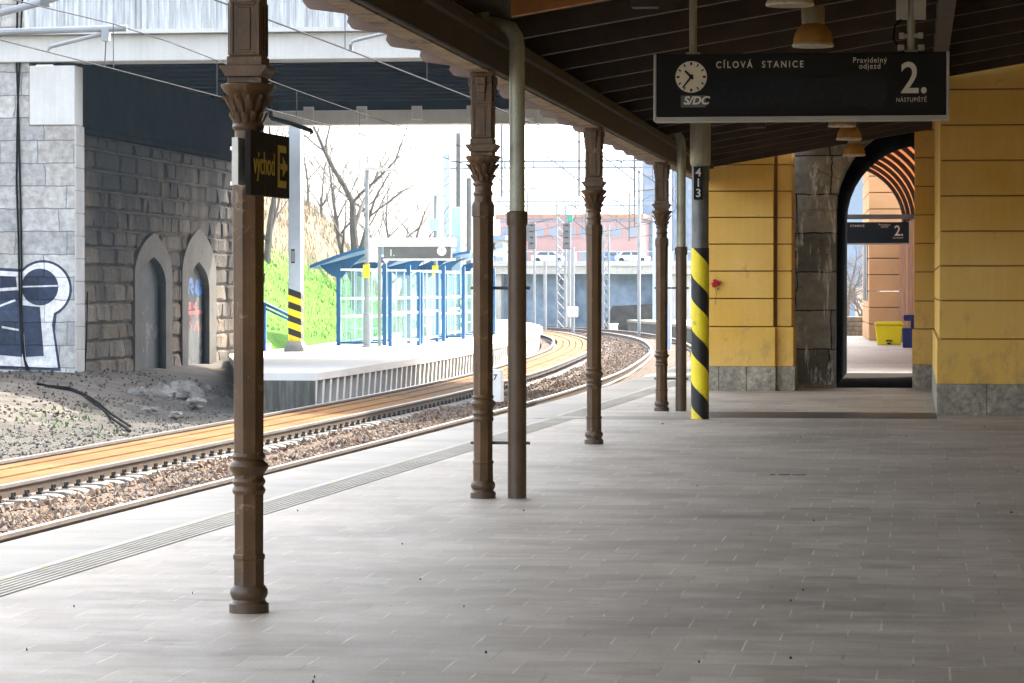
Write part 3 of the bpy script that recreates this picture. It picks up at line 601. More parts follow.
MB().box(cx+.105, cx+.16, CY0, CY1-.01, 3.45, 3.53).build('purlin', 'wood', t)
MB().box(.2, .34, CY0, 38.1, rz(.2)-.30, rz(.2)-.02).build('purlin', 'wood', t)
sp = (COLY[3]-COLY[0])/15; y = COLY[1]-24.5*sp; k = 0
while y < CY1-.1:
    xr = XR if y < 38 else .27
    lit = abs(y-(COLY[1]-.5*sp)) < .1  # this rafter's warm light is put into its orange colour
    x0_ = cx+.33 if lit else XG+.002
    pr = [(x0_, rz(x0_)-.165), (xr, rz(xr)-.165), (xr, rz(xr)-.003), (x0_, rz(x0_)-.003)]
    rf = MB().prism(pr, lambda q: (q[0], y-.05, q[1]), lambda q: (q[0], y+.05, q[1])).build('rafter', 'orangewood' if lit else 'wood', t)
    pr = [(XG-.003, lz(XG)-.145), (XG-.003, lz(XG)-.003), (XL, lz(XL)-.003), (XL+.0, lz(XL)-.035), (XL+.025, lz(XL)-.06), (XL+.015, lz(XL)-.10), (XL+.05, lz(XL)-.145)]
    MB().prism(pr, lambda q: (q[0], y-.06, q[1]), lambda q: (q[0], y+.06, q[1])).build('rafter_tail', 'tail', rf)
    y += sp
yl = CY1-.03
MB().prism([(XG, rz(XG)-.24), (.27, rz(.27)-.24), (.27, rz(.27)-.003), (XG, rz(XG)-.003)], lambda q: (q[0], CY1-.1, q[1]), lambda q: (q[0], CY1, q[1])).build('wall_plate', 'wood', t)

# pendant lamps
LAMPS = [((790,6), 'lamp with chipped white rim cut off by the top of the picture'), ((813,47), 'bell lamp with amber shade right above the departure board'), ((842,127), 'bell lamp right under the departure board, largest of three'), ((849,140), 'middle one of three bell lamps under the departure board'), ((854,156), 'lowest and farthest bell lamp in front of the dark arch')]
def lamp():
    t = thing('pendant_lamp', (0,0,0), 'x', 'lamp', 'bell lamps under the canopy')
    MB().lathe([(.165,.0),(.17,.012),(.165,.028),(.152,.03),(.15,.0)], 28).build('rim', 'lamprim', t, smooth=True)
    MB().lathe([(.160,.02),(.158,.06),(.145,.11),(.115,.16),(.085,.185),(.08,.19)], 28).build('shade', 'lamp', t, smooth=True)
    MB().lathe([(.085,.185),(.092,.195),(.095,.30),(.085,.325),(.04,.335),(.012,.34),(.012,.62)], 20).build('neck', 'lampneck', t, smooth=True)
    return t
l0 = lamp()
for i, ((px, py), lab) in enumerate(LAMPS):
    q = P(px, py, 3.55); o = l0 if i == 0 else copy_tree(l0); o.location = q; o['label'] = lab
# loudspeakers under the rafters
for i, (px, py, Y, lab) in enumerate(((645, 8, 21.0, 'small dark loudspeaker with white dot on the orange rafter'), (757, 128, 33.5, 'small dark loudspeaker hanging below the departure board'))):
    q = PY(px, py, Y)
    t = thing('loudspeaker', q, lab, 'loudspeaker', 'loudspeakers under the canopy')
    MB().prism([(-.095,0),(.095,0),(.11,.14),(-.11,.14)], lambda u: (q.x+u[0], q.y-.08, q.z+u[1]), lambda u: (q.x+u[0], q.y+.08, q.z+u[1])).build('case', 'beamwood', t, bev=.006)
    bd_ = MB().lathe([(.026,0),(.026,.006),(.018,.006)], 16, q).build('badge', 'white', t)
    b = bd_; b.data.transform(Matrix.Translation((0, -.081, .085)) @ Matrix.Rotation(math.pi/2, 4, 'X'))
    MB().box(q.x-.02, q.x+.02, q.y-.02, q.y+.02, q.z+.14, rz(q.x)-.002).build('bracket', 'dsteel', t)

# ------------------------------------------------------------------ departure boards
def board(x0, x1, zb, zt, Y, name, label, full=True, txt='textgrey'):
    w = x1-x0; h = zt-zb; t = thing(name, ((x0+x1)/2, Y, zb), label, 'departure board', 'platform departure boards')
    D = .24
    MB().box(x0, x1, Y, Y+D, zb, zt).build('case', 'black', t, bev=.006)
    mb = MB(); e = .022
    mb.box(x0-.004, x1+.004, Y-.012, Y+D, zb-e-.012, zb-.001); mb.box(x0-e, x0-.001, Y-.012, Y+D, zb-e-.012, zt); mb.box(x1+.001, x1+e, Y-.012, Y+D, zb-e-.012, zt)
    mb.build('frame', 'frame', t, bev=.004)
    def U(u): return x0+u*w
    def V(v): return zt-v*h
    MB().box(U(.19), U(.80), Y-.004, Y+.002, V(.86), V(.38)).build('display', 'screen', t)
    f = MB(); r = .252*h
    cxx, cz = U(.121), V(.365)
    f.lathe([(r, 0), (r, .004)], 40, WL[t.name]); f = f.build('clock_face', 'cream', t); f.data.transform(Matrix.Translation(Vector((cxx, Y-.001, cz))-WL[t.name]) @ Matrix.Rotation(math.pi/2, 4, 'X'))
    mb = MB()
    for k in range(12):
        a = k*math.pi/6; wd = .0075 if k % 3 == 0 else .005; ln = .2
        ca, sa = math.sin(a), math.cos(a)
        mb.prism([(-wd, r*.74), (wd, r*.74), (wd, r*.93), (-wd, r*.93)], lambda q: (cxx+q[0]*sa+q[1]*ca, Y-.0075, cz-q[0]*ca+q[1]*sa), lambda q: (cxx+q[0]*sa+q[1]*ca, Y-.004, cz-q[0]*ca+q[1]*sa))
    mb.build('hour_mark', 'black', t)
    for nm, a, ln, wd in (('hour_hand', R(-45), .56, .010), ('minute_hand', R(218), .88, .008)):
        ca, sa = math.sin(a), math.cos(a)
        MB().prism([(-wd, -r*.18), (wd, -r*.18), (wd*.7, r*ln), (-wd*.7, r*ln)], lambda q: (cxx+q[0]*sa+q[1]*ca, Y-.011, cz-q[0]*ca+q[1]*sa), lambda q: (cxx+q[0]*sa+q[1]*ca, Y-.008, cz-q[0]*ca+q[1]*sa)).build(nm, 'black', t)
    MB().box(U(.085), U(.172), Y-.003, Y+.002, V(.85), V(.66)).build('logo_plate', 'dsteel', t)
    text('S/DC', .062*h/.49, (U(.094), Y-.005, V(.80)), t, 'white', name='logo', shear=.22, bold=.0025, sx=1.05)
    text('ˇ', .05*h/.49, (U(.098), Y-.005, V(.77)), t, 'white', name='logo', sx=.8)
    text('CÍLOVÁ  STANICE', .052*h/.49, (U(.207), Y-.005, V(.225)), t, txt, bold=.001, space=1.42, sx=.86)
    text('Pravidelný', .044*h/.49, (U(.738), Y-.005, V(.165)), t, txt, align='CENTER', space=1.15, sx=.9)
    text('odjezd', .044*h/.49, (U(.738), Y-.005, V(.26)), t, txt, align='CENTER', space=1.15, sx=.9)
    text('2.', .245*h/.49, (U(.842), Y-.005, V(.645)), t, txt, name='platform_number', sx=.88, bold=.004)
    text('NÁSTUPIŠTĚ', .034*h/.49, (U(.828), Y-.005, V(.79)), t, txt, space=1.15, sx=.80)
    return t
YB = 22.5; a = PY(656.5,117,YB); b = PY(946.5,51.5,YB)
t = board(a.x, b.x, a.z, b.z, YB, 'departure_board', 'black departure board with clock and numeral 2 hanging in the foreground')
x1 = PY(692,50,YB).x; x2 = PY(911,50,YB).x
for x, nm in ((x1, 0), (x2, 1)):
    MB().tube([(x, YB+.12, b.z), (x, YB+.12, rz(x)-.003)], .03, 14).build('hanger_tube', 'zinc', t, smooth=True)
    MB().box(x-.05, x+.05, YB+.07, YB+.17, b.z+.001, b.z+.02).build('hanger_flange', 'zinc', t)
mb = MB(); z = PY(911,18,YB).z
for sx in (-1, 1):
    mb.box(x2+sx*.065-.045, x2+sx*.065+.045, YB+.06, YB+.16, z, z+.35)
    mb.box(x2+sx*.07-.02, x2+sx*.07+.02, YB+.07, YB+.16, b.z+.11, b.z+.15); mb.box(x2+sx*.075-.025, x2+sx*.075+.025, YB+.06, YB+.16, b.z+.02, b.z+.06)
mb.box(x2-.09, x2+.09, YB+.095, YB+.145, b.z+.115, b.z+.145); mb.build('clamp', 'frame', t, bev=.004)
mb = MB().tube([(x2-.03, YB+.1, z+.05), (x2-.12, YB+.1, z-.05), (x2-.13, YB+.11, b.z+.1), (x2-.05, YB+.12, b.z+.01)], .008, 6); mb.build('cable', 'cable', t)

# ------------------------------------------------------------------ yellow station walls
def rusticated(name, label, x0, x1, y0, y1, zp, ztop, grooves, zstep, recess=.03, sides=(True, True)):
    t = thing(name, ((x0+x1)/2, (y0+y1)/2, 0), label, 'wall')
    return t
def courses(t, x0, x1, y0, y1, zlist, batter_z, name='course'):
    mb = MB()
    for a, b in zip(zlist[:-1], zlist[1:]):
        o = .03 if b <= batter_z+.001 else 0
        mb.box(x0-o, x1+o, y0-o, y1+o, a+.008, b-.008)
    return mb.build('plaster', 'yellow', t, bev=.008)
def zat(py, Y, px=880): return PY(px, py, Y).z
# right pier
YR = 38.2
t = thing('station_pier', (3., YR+5, 0), 'big ochre plastered pier with horizontal grooves at the right edge', 'wall')
zl = [zat(y_, YR) for y_ in (384.4, 339, 300.6, 266, 231.3, 196, 160.7, 125.4, 90, 55, 20)]
courses(t, .315, 7, YR, 48.2, zl, zat(339, YR))
MB().box(5.0, 5.6, -28, YR-.05, -.3, 5.6).build('side_wall', 'yellow', t); MB().box(-3.3, 4.99, -28, -27.4, -.3, 5.6).build('unseen_end_wall', 'yellow', t)  # unseen building walls, added to close off light from the side and behind
MB().box(.34, 6.9, YR+.03, 48.1, .1, 6.2).build('plaster_core', 'groove', t)
mb = MB(); zt_ = zl[0]; q0 = PY(987, 400, YR).x; w = q0-.28; x = .28
while x < 7: mb.box(x+.003, min(x+w-.003, 7.03), YR-.045, YR+.35, -.02, zt_+.008); x += w
y = YR+.35
while y < 48.0: mb.box(.28, .33, y+.006, min(y+.9, 48.2), -.02, zt_+.008); y += .9
mb.build('plinth', 'plinth', t, bev=.006)
# small pilaster at the far right of the arch
YQ = 48.4
t = thing('arch_pilaster', (.15, YQ, 0), 'narrow ochre pilaster between the dark arch and the big pier', 'wall')
zq = [zat(y_, YQ) for y_ in (365, 329, 301, 272, 243.5, 215, 186.5, 158, 130, 102)]
xq = PY(913, 380, YQ).x
courses(t, xq+.015, .33, YQ, YQ+.5, zq, zat(329, YQ)); MB().box(xq+.04, .32, YQ+.03, YQ+.45, .1, zq[-1]-.02).build('plaster_core', 'groove', t)
MB().box(xq-.012, .315, YQ-.04, YQ+.5, -.02, zq[0]+.008).build('plinth', 'plinth', t, bev=.006)
# left wall in front of the arch
YW = 46.7
t = thing('station_wall', (-2.5, YW, 0), 'ochre plastered wall with a red rose between the striped pole and dark arch', 'wall')
zw = [zat(y_, YW) for y_ in (367.4, 327, 298.7, 271, 243.8, 217, 190.4, 164, 137, 110)]
xa, xb, xc = -3.22, PY(773.5,300,YW).x, PY(791.5,300,YW).x
courses(t, xa, xb, YW, YW+1.2, zw, zat(327, YW)); courses(t, xb+.055, xc, YW+.10, YW+1.2, zw, zat(327, YW))
MB().box(xa+.03, xc-.03, YW+.14, YW+1.15, .1, zw[-1]-.02).build('plaster_core', 'groove', t)
mb = MB(); xs = [xa-.05, PY(719,380,YW).x, PY(747,380,YW).x, PY(776,380,YW).x]
for u0, u1 in zip(xs[:-1], xs[1:]): mb.box(u0+.003, u1-.003, YW-.05, YW+.9, -.02, zw[0]+.006)
mb.box(xb+.04, xc+.055, YW+.06, YW+1., -.02, zw[0]+.006); mb.build('plinth', 'plinth', t, bev=.006)
# pinned-up rose
c = PY(715.5, 283, YW-.04)
t2 = thing('rose', (c.x, YW, c.z-.35), 'red rose on a thin stem stuck to the ochre wall', 'flower')
mb = MB()
for k in range(9):
    a = k*2.4; r = .012+.0065*k; q = (c.x+r*math.cos(a), YW-.045, c.z+r*math.sin(a)*.9)
    mb.lathe([(.004,-.022),(.03,-.012),(.036,.0),(.025,.012),(.005,.016)], 9, q, a)
mb.build('petals', 'rose', t2, smooth=True)
mb = MB().tube([(c.x, YW-.035, c.z-.05), (c.x+.012, YW-.035, c.z-.18), (c.x-.004, YW-.033, c.z-.34)], .004, 6)
mb.add([(c.x+.01,YW-.035,c.z-.12),(c.x+.05,YW-.04,c.z-.10),(c.x+.06,YW-.035,c.z-.07),(c.x+.03,YW-.033,c.z-.08)], [(0,1,2,3)])
mb.build('stem', 'stem', t2)

# ------------------------------------------------------------------ dark stone arch and its passage
YA = 48.3; YAB = 56.8; AX = .17; AR = 1.42; AZ = 2.85
t = thing('stone_arch', (AX, YA, 0), 'soot-black stone archway with white drip stains leading to the next platform', 'arch')
def archpoly(r, n=20, zb=-.05): return [(AX-r, zb)] + [(AX-r*math.cos(math.pi*k/n), AZ+r*math.sin(math.pi*k/n)) for k in range(n+1)] + [(AX+r, zb)]
ap = archpoly(AR)
outer = [(-3.1, -.05)] + ap[0:0] + [(AX-AR, -.05)] + ap[1:-1] + [(AX+AR, -.05), (3.2, -.05), (3.2, 4.75), (-3.1, 4.75)]
MB().prism(outer, lambda q: (q[0], YA, q[1]), lambda q: (q[0], YA+.9, q[1])).build('arch_wall', 'arch', t)
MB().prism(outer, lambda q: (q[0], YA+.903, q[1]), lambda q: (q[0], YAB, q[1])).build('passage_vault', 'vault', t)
for k in range(9):      # voussoir ring, slightly proud
    a0, a1 = math.pi*k/9+.006, math.pi*(k+1)/9-.006; r0, r1 = AR+.002, AR+.42
    pl = [(AX-r0*math.cos(a0), AZ+r0*math.sin(a0)), (AX-r0*math.cos((a0+a1)/2), AZ+r0*math.sin((a0+a1)/2)), (AX-r0*math.cos(a1), AZ+r0*math.sin(a1)), (AX-r1*math.cos(a1), AZ+r1*math.sin(a1)), (AX-r1*math.cos((a0+a1)/2), AZ+r1*math.sin((a0+a1)/2)), (AX-r1*math.cos(a0), AZ+r1*math.sin(a0))]
    MB().prism(pl, lambda q: (q[0], YA-.03, q[1]), lambda q: (q[0], YA+.05, q[1])).build('voussoir', 'arch', t, bev=.008)
MB().box(-1.82, AX-AR+.02, YA-.09, YA-.01, 0, .05).build('sill', 'plinth', t)

# ------------------------------------------------------------------ beyond the arch
W0 = Vector((.46, 70, 0)); W1 = Vector((-.86, 103, 0)); wd = (W1-W0).normalized(); wn = Vector((-wd.y, wd.x, 0))
if wn.x > 0: wn = -wn
t = thing('colonnade_wall', (W0.x, W0.y, 0), 'reddish wall of tall terracotta posts beside the corridor behind the arch', 'wall')
def wp(u, off, z=0): q = W0+wd*u+wn*off; return (q.x, q.y, z)
MB().prism([(-10,0),(22,0),(22,3.6),(-10,3.6)], lambda q: wp(q[0], -.02, q[1]), lambda q: wp(q[0], -3., q[1])).build('back_wall', 'darkgap', t)
u = -9.5
while u < 21.5:
    MB().prism([(0,0),(0.16,0),(.16,.065),(0,.065)], lambda q: wp(u+q[0], q[1], 0), lambda q: wp(u+q[0], q[1], 3.45)).build('post', 'terracotta' if int(u*2) % 5 else 'facade', t)
    u += .95
t = thing('orange_house', wp(22.5, 0), 'orange banded house front with a cornice at the far end of the corridor', 'house')
mb = MB()
for k in range(11): mb.prism([(22.1,k*.5+.01),(30,k*.5+.01),(30,k*.5+.49),(22.1,k*.5+.49)], lambda q: wp(q[0], .95, q[1]), lambda q: wp(q[0], -3.5, q[1]))
mb.build('banded_wall', 'facade', t, bev=.02)
MB().prism([(22,5.52),(30,5.52),(30,5.8),(22,5.8)], lambda q: wp(q[0], 1.3, q[1]), lambda q: wp(q[0], -3.5, q[1])).build('cornice', 'facade', t)
MB().prism([(22,5.81),(30,5.81),(30,6.3),(22,6.9)], lambda q: wp(q[0], 1.1, q[1]), lambda q: wp(q[0], -3.5, q[1])).build('roof', 'terracotta', t)
for u in (23.2, 25.2, 27.2): MB().prism([(u,1.2),(u+.9,1.2),(u+.9,3.2),(u,3.2)], lambda q: wp(q[0], .98, q[1]), lambda q: wp(q[0], .9, q[1])).build('window', 'window', t)
# barrel canopy on red ribs
t = thing('barrel_canopy', wp(6, 1.8, 0), 'amber barrel-vaulted canopy on dark red curved ribs behind the arch', 'canopy')
VR = 1.8; VZ = 3.4; n = 18
def vp(u, a, r): return wp(u, VR-r*math.cos(a), VZ+r*math.sin(a))
mb = MB(); us = [-9.5+i*1.5 for i in range(20)]
vs = [vp(u, math.pi*.62*k/n, VR+.03) for u in (us[0], us[-1]) for k in range(n+1)] + [vp(u, math.pi*.62*k/n, VR+.045) for u in (us[0], us[-1]) for k in range(n+1)]
m_ = n+1
mb.add(vs, [(k, k+1, m_+k+1, m_+k) for k in range(n)] + [(2*m_+k, 3*m_+k, 3*m_+k+1, 2*m_+k+1) for k in range(n)]); mb.build('vault_sheet', 'amber', t, smooth=True)
for u in us[::2]:
    mb = MB(); vs = []
    for k in range(n+1):
        a = math.pi*.62*k/n; vs += [vp(u, a, VR+.028), vp(u+.20, a, VR+.028), vp(u+.20, a, VR-.08), vp(u, a, VR-.08)]
    mb.add(vs, [(4*k+j, 4*k+(j+1)%4, 4*k+4+(j+1)%4, 4*k+4+j) for k in range(n) for j in range(4)]); mb.build('rib', 'rib', t)
# second board and the tie beam it hangs from
Y2 = 70.7; a = PY(909,243,Y2); zt2 = PY(909,222,Y2).z
t = board(a.x-2.17, a.x, a.z, zt2, Y2, 'departure_board', 'smaller black departure board with numeral 2 seen through the arch', txt='textgrey')
zb = PY(900,219,Y2).z
t = thing('tie_beam', (a.x-1.2, Y2+.1, zb), 'dark horizontal tie bar above the smaller departure board in the arch', 'beam')
MB().box(a.x-2.6, a.x+.2, Y2+.04, Y2+.18, zb, zb+.11).build('bar', 'dsteel', t)
for x in (a.x-.15, a.x-1.9): MB().box(x-.02, x+.02, Y2+.09, Y2+.13, zt2, zb-.001).build('hanger', 'dsteel', t)
# bins
c = P(889, 345)
t = thing('grit_bin', c, 'bright yellow plastic bin with lid standing on the corridor floor', 'bin')
MB().prism([(-.33,0),(.33,0),(.39,.56),(-.39,.56)], lambda q: (c.x+q[0], c.y-.0-.05*q[1]/.56, q[1]), lambda q: (c.x+q[0], c.y+.5, q[1])).build('tub', 'binyellow', t, bev=.02)
MB().prism([(-.42,.565),(.42,.565),(.42,.60),(.34,.65),(-.34,.65),(-.42,.60)], lambda q: (c.x+q[0], c.y-.09, q[1]), lambda q: (c.x+q[0], c.y+.55, q[1])).build('lid', 'binyellow', t, bev=.01)
MB().box(c.x-.09, c.x+.09, c.y-.06, c.y-.03, .1, .14).build('label_plate', 'black', t)
MB().box(c.x-.05, c.x+.05, c.y-.07, c.y-.03, .02, .06).build('catch', 'black', t)
for px, py, lab in ((908.5, 349, 'navy blue litter bin with hood right of the yellow bin'), (893.5, 343, 'navy blue litter bin mostly hidden behind the yellow bin')):
    c = P(px, py) if px > 900 else P(894, 340)
    t = thing('litter_bin', c, lab, 'bin', 'navy bins behind the arch')
    MB().prism([(-.15,.03),(.15,.03),(.17,.55),(-.17,.55)], lambda q: (c.x+q[0], c.y-.12, q[1]), lambda q: (c.x+q[0], c.y+.18, q[1])).build('tub', 'binblue', t, bev=.015)
    MB().box(c.x+.05, c.x+.15, c.y-.02, c.y+.1, .55, .86).build('post', 'binblue', t)
    MB().prism([(-.12,.74),(.17,.74),(.17,.9),(-.12,.9),(-.14,.84)], lambda q: (c.x+q[0], c.y-.14, q[1]), lambda q: (c.x+q[0], c.y+.15, q[1])).build('hood', 'binblue', t, bev=.01)
c = P(856, 336)
t = thing('stone_wall', (c.x, c.y, 0), 'low grey coursed stone wall at the left of the corridor end', 'wall')
mb = MB()
for k in range(4): mb.box(c.x-3, c.x+.42-.02*k, c.y+.04*k, c.y+1.5, k*.16+.005, k*.16+.155)
mb.build('courses', 'conc_grey', t, bev=.012)
c = PY(859, 322, 112)
MB().box(c.x-.14, c.x+.14, c.y, c.y+.3, 0, 1.6).build('gate_post', 'conc_white', label='white post behind the low stone wall in the arch', cat='post', bev=.02)

# ------------------------------------------------------------------ road bridge and abutment
YF, YK = 58.3, 73.0; XA = -16.63
X30 = PY(30,100,YF).x; zblk = zat(125, YF, 75); zbt = zat(65.5, YF, 75); zfb = zat(61.5, YF, 120); zft = zat(35, YF, 120)
t = thing('stone_abutment', (XA-4, YF, -.9), 'pale stone bridge abutment with two pointed niches and a keyhole graffiti', 'abutment')
MB().box(-30, XA+.0, YF, YF+.5, -1.0, zblk-.004).build('front_face', 'ashlar', t)
MB().box(-30, X30-.02, YF+.01, YF+.5, zblk, 9.2).build('upper_face', 'ashlar', t)
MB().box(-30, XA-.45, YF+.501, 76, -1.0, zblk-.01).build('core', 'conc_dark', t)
# niches: outline along the face from the survey of the photograph
def niche(pxl, pxr, pyb, pyspring, pyapex):
    yl = PX(pxl, 300, XA).y; yr = PX(pxr, 300, XA).y; zb = PX(pxl, pyb, XA).z; zs_ = PX(pxl, pyspring, XA).z; za = PX((pxl+pxr)/2, pyapex, XA).z
    ym = (yl+yr)/2; out = [(yl, zb), (yl, zs_)]; n = 8; W_ = yr-yl; s6 = math.sin(math.pi/3)
    for k in range(1, n): a = math.pi/3*k/n; out.append((yl+W_*(1-math.cos(a)), zs_+(za-zs_)*math.sin(a)/s6))
    out.append((ym, za))
    for k in range(n-1, 0, -1): a = math.pi/3*k/n; out.append((yr-W_*(1-math.cos(a)), zs_+(za-zs_)*math.sin(a)/s6))
    return out + [(yr, zs_), (yr, zb)]
n1, n2 = niche(140, 164.5, 384, 284, 257), niche(187, 208, 375, 290, 262)
s1, s2 = niche(133.5, 171, 384, 275, 233), niche(181, 215, 384, 275, 228)
MB().holed([(YF+.502,-1.0),(76,-1.0),(76,zblk-.006),(YF+.502,zblk-.006)], [n1, n2], lambda q: (XA-.07, q[0], q[1]), lambda q: (XA-.40, q[0], q[1])).build('joint_bed', 'joint', t)
def span(poly, z):
    ys_ = []
    for a, b in zip(poly, poly[1:]+poly[:1]):
        if (a[1]-z)*(b[1]-z) < 0: ys_.append(a[0]+(b[0]-a[0])*(z-a[1])/(b[1]-a[1]))
    return (min(ys_), max(ys_)) if len(ys_) > 1 else None
mb = MB(); z = -1.0; rw = random.Random(3)
while z < zblk-.2:
    hh = min(rw.uniform(.33, .43), zblk-.15-z); cuts = [c for c in (span(s1, z+hh*.5), span(s2, z+hh*.5)) if c]
    y = YF+.63
    while y < 75.9:
        w_ = min(rw.uniform(.5, 1.5), 75.95-y); segs = [(y, y+w_)]
        for c in cuts: segs = [q for a, b in segs for q in ((a, min(b, c[0])), (max(a, c[1]), b)) if q[1]-q[0] > .07]
        for a, b in segs:
            g = .014; e = rw.uniform(.02, .05); ny, nz = 5, 4; vs = []; base_ = rw.uniform(-.02, .02); tl = rw.uniform(-.03, .03)
            for iy in range(ny):
                for iz in range(nz):
                    edge = iy in (0, ny-1) or iz in (0, nz-1)
                    pr = -.055 if edge else base_+.6*tl*(iz-1.5)+rw.uniform(-.02, .025)
                    uu = (0, .07, .5, .93, 1)[iy]+(0 if iy in (0, ny-1) else rw.uniform(-.03, .03)); vv = (0, .14, .86, 1)[iz]+(0 if iz in (0, nz-1) else rw.uniform(-.05, .05))
                    vs.append((XA+pr, a+g+(b-a-2*g)*uu+rw.uniform(-.012, .012), z+g+(hh-2*g)*vv+rw.uniform(-.014, .014)))
            mb.add(vs, [(k*nz+l, (k+1)*nz+l, (k+1)*nz+l+1, k*nz+l+1) for k in range(ny-1) for l in range(nz-1)])
        y += w_
    z += hh
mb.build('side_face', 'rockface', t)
for nn, ss in ((n1, s1), (n2, s2)):
    ring = MB(); nn_ = nn; k = len(nn); vs = []
    f0 = lambda q, d: (XA+d, q[0], q[1])
    a = [f0(q, .035) for q in ss] + [f0(q, .035) for q in nn_] + [f0(q, -.3) for q in ss] + [f0(q, -.16) for q in nn_]
    ring.add(a, [(i, i+1, k+i+1, k+i) for i in range(k-1)] + [(k+i, k+i+1, 3*k+i+1, 3*k+i) for i in range(k-1)] + [(i, 2*k+i, 2*k+i+1, i+1) for i in range(k-1)])
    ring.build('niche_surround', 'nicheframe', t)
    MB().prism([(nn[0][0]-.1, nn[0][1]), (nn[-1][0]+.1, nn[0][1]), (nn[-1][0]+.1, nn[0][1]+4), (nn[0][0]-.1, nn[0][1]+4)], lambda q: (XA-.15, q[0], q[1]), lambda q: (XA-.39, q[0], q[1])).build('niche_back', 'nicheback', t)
# dressed quoin strip and the dark concrete above the masonry
mb = MB(); z = -1.; k = 0
while z < zblk-.5:
    mb.box(XA-.1, XA+.03, YF+.003, YF+.62, z, z+.450); z += .455; k += 1
mb.box(XA-.1, XA+.03, YF+.003, YF+.62, z, zblk-.006)
mb.build('quoin', 'quoin', t, bev=.012)
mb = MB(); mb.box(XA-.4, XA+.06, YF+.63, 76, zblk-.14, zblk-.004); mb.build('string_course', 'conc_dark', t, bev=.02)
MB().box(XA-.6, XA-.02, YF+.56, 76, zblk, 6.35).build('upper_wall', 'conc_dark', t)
MB().box(X30, XA+.02, YF-.05, YF+.55, zblk, zbt).build('bearing_block', 'conc_white', t, bev=.015)
# graffiti: white keyhole outline with navy fill, painted on the front face
def fp(px, py, off): q = PY(px, py, YF); return (q.x, YF-off, q.z)
def decal(poly, off, mat, name):
    return MB().prism(poly, lambda q: fp(q[0], q[1], off), lambda q: fp(q[0], q[1], off-.002)).build(name, mat, t)
def circ(cx_, cy_, r, a0, a1, n=20): return [(cx_+r*math.cos(R(a0+(a1-a0)*k/n)), cy_+r*math.sin(R(a0+(a1-a0)*k/n))) for k in range(n+1)]
decal([(-12,267)]+[(22,269)]+circ(43,289,29,-135,62)+[(55,331),(61,371),(-12,369)], .004, 'paintblue', 'graffiti')
decal([(-12,270)]+[(20,272)]+circ(43,289,26.5,-140,66)+[(52,325),(58,368),(-12,365)], .007, 'paintwhite', 'graffiti')
decal(circ(40,287,18.5,0,360,28)[:-1], .010, 'paintblue', 'graffiti')
decal([(-12,275),(16,277),(17,287),(-12,289)], .010, 'paintblue', 'graffiti')
decal([(-12,292),(18,290),(22,305),(40,307),(44,356),(26,357),(24,332),(22,357),(-12,354)], .010, 'paintblue', 'graffiti')
for pl in (((0,305),(15,299),(16,301),(0,307)), ((2,326),(19,329),(19,331),(2,328)), ((22,286),(58,285),(58,286.5),(22,287.5))): decal(list(pl), .0125, 'paintwhite', 'graffiti')
# scribbles in the second niche
def stroke(pts, mat, r=.03):
    mb = MB(); mb.tube([(XA-.147, PX(a, b, XA-.15).y, PX(a, b, XA-.15).z) for a, b in pts], r, 6); o = mb.build('graffiti', mat, t)
    for v in o.data.vertices: v.co.x = (XA-.147-WL[t.name].x) + (v.co.x-(XA-.147-WL[t.name].x))*.08
stroke([(188,294),(189,281),(192,281),(193,286),(190,288),(193,294)], 'paintcyan', .075); stroke([(195,290),(199,288),(199,282),(196,283),(195,290),(198,294),(202,291),(204,284),(201,282),(200,290),(206,287)], 'paintcyan', .075)
stroke([(191,304),(188.5,304),(188.5,308),(191,308)], 'paintred', .045); stroke([(193,303),(193,309)], 'paintred', .045); stroke([(196,303),(193.5,306),(196.5,309)], 'paintred', .045)
stroke([(188,313),(202,312)], 'paintred', .045); stroke([(190,313),(191,318)], 'paintred', .045); stroke([(196,313),(197,318)], 'paintred', .04); stroke([(194,331),(196,322),(198,331)], 'paintred', .045); stroke([(201,322),(202,330)], 'paintred', .045); stroke([(189,321),(191,327)], 'paintred', .04)

# bridge deck
XR_ = -3.6
t = thing('road_bridge', ((XA+XR_)/2, (YF+YK)/2, 5.5), 'wide concrete road bridge with corrugated parapet crossing over the tracks', 'bridge')
MB().box(X30-.9, XR_, YF-.1, YF+.75, zfb, zft).build('fascia_beam', 'conc_white', t, bev=.015)
MB().box(X30-.9, XR_, YF-.32, YF+.75, zft+.004, zft+.085).build('edge_lip', 'conc_white', t)
mb = MB(); x = X30-.05; k = 0; zt_ = 8.3
while x < XR_:       # folded sheet parapet
    y0 = YF-.22; 
    mb.add([(x,y0,zft+.09),(x+.10,y0,zft+.09),(x+.125,y0-.035,zft+.09),(x+.205,y0-.035,zft+.09),(x+.23,y0,zft+.09),(x,y0,zt_),(x+.10,y0,zt_),(x+.125,y0-.035,zt_),(x+.205,y0-.035,zt_),(x+.23,y0,zt_)], [(i,i+1,i+6,i+5) for i in range(4)])
    x += .23
mb.build('parapet', 'corr', t)
x = X30+.75
while x < XR_: MB().box(x-.03, x+.03, YF-.275, YF-.262, zft+.09, zt_).build('parapet_post', 'corr', t); x += 1.55
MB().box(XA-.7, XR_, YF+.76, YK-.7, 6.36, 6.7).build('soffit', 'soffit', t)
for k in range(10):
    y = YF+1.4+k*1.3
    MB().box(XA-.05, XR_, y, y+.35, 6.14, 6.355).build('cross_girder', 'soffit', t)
zr = zat(126, YK, 380); zr2 = zat(111.5, YK, 380)
MB().box(X30-1.5, XR_, YK-.6, YK, zr, zr2).build('rear_beam', 'conc_white', t, bev=.015)
MB().box(X30-1.5, XR_, YK-.45, YK, zr2+.003, 7.4).build('rear_wall', 'soffit', t)
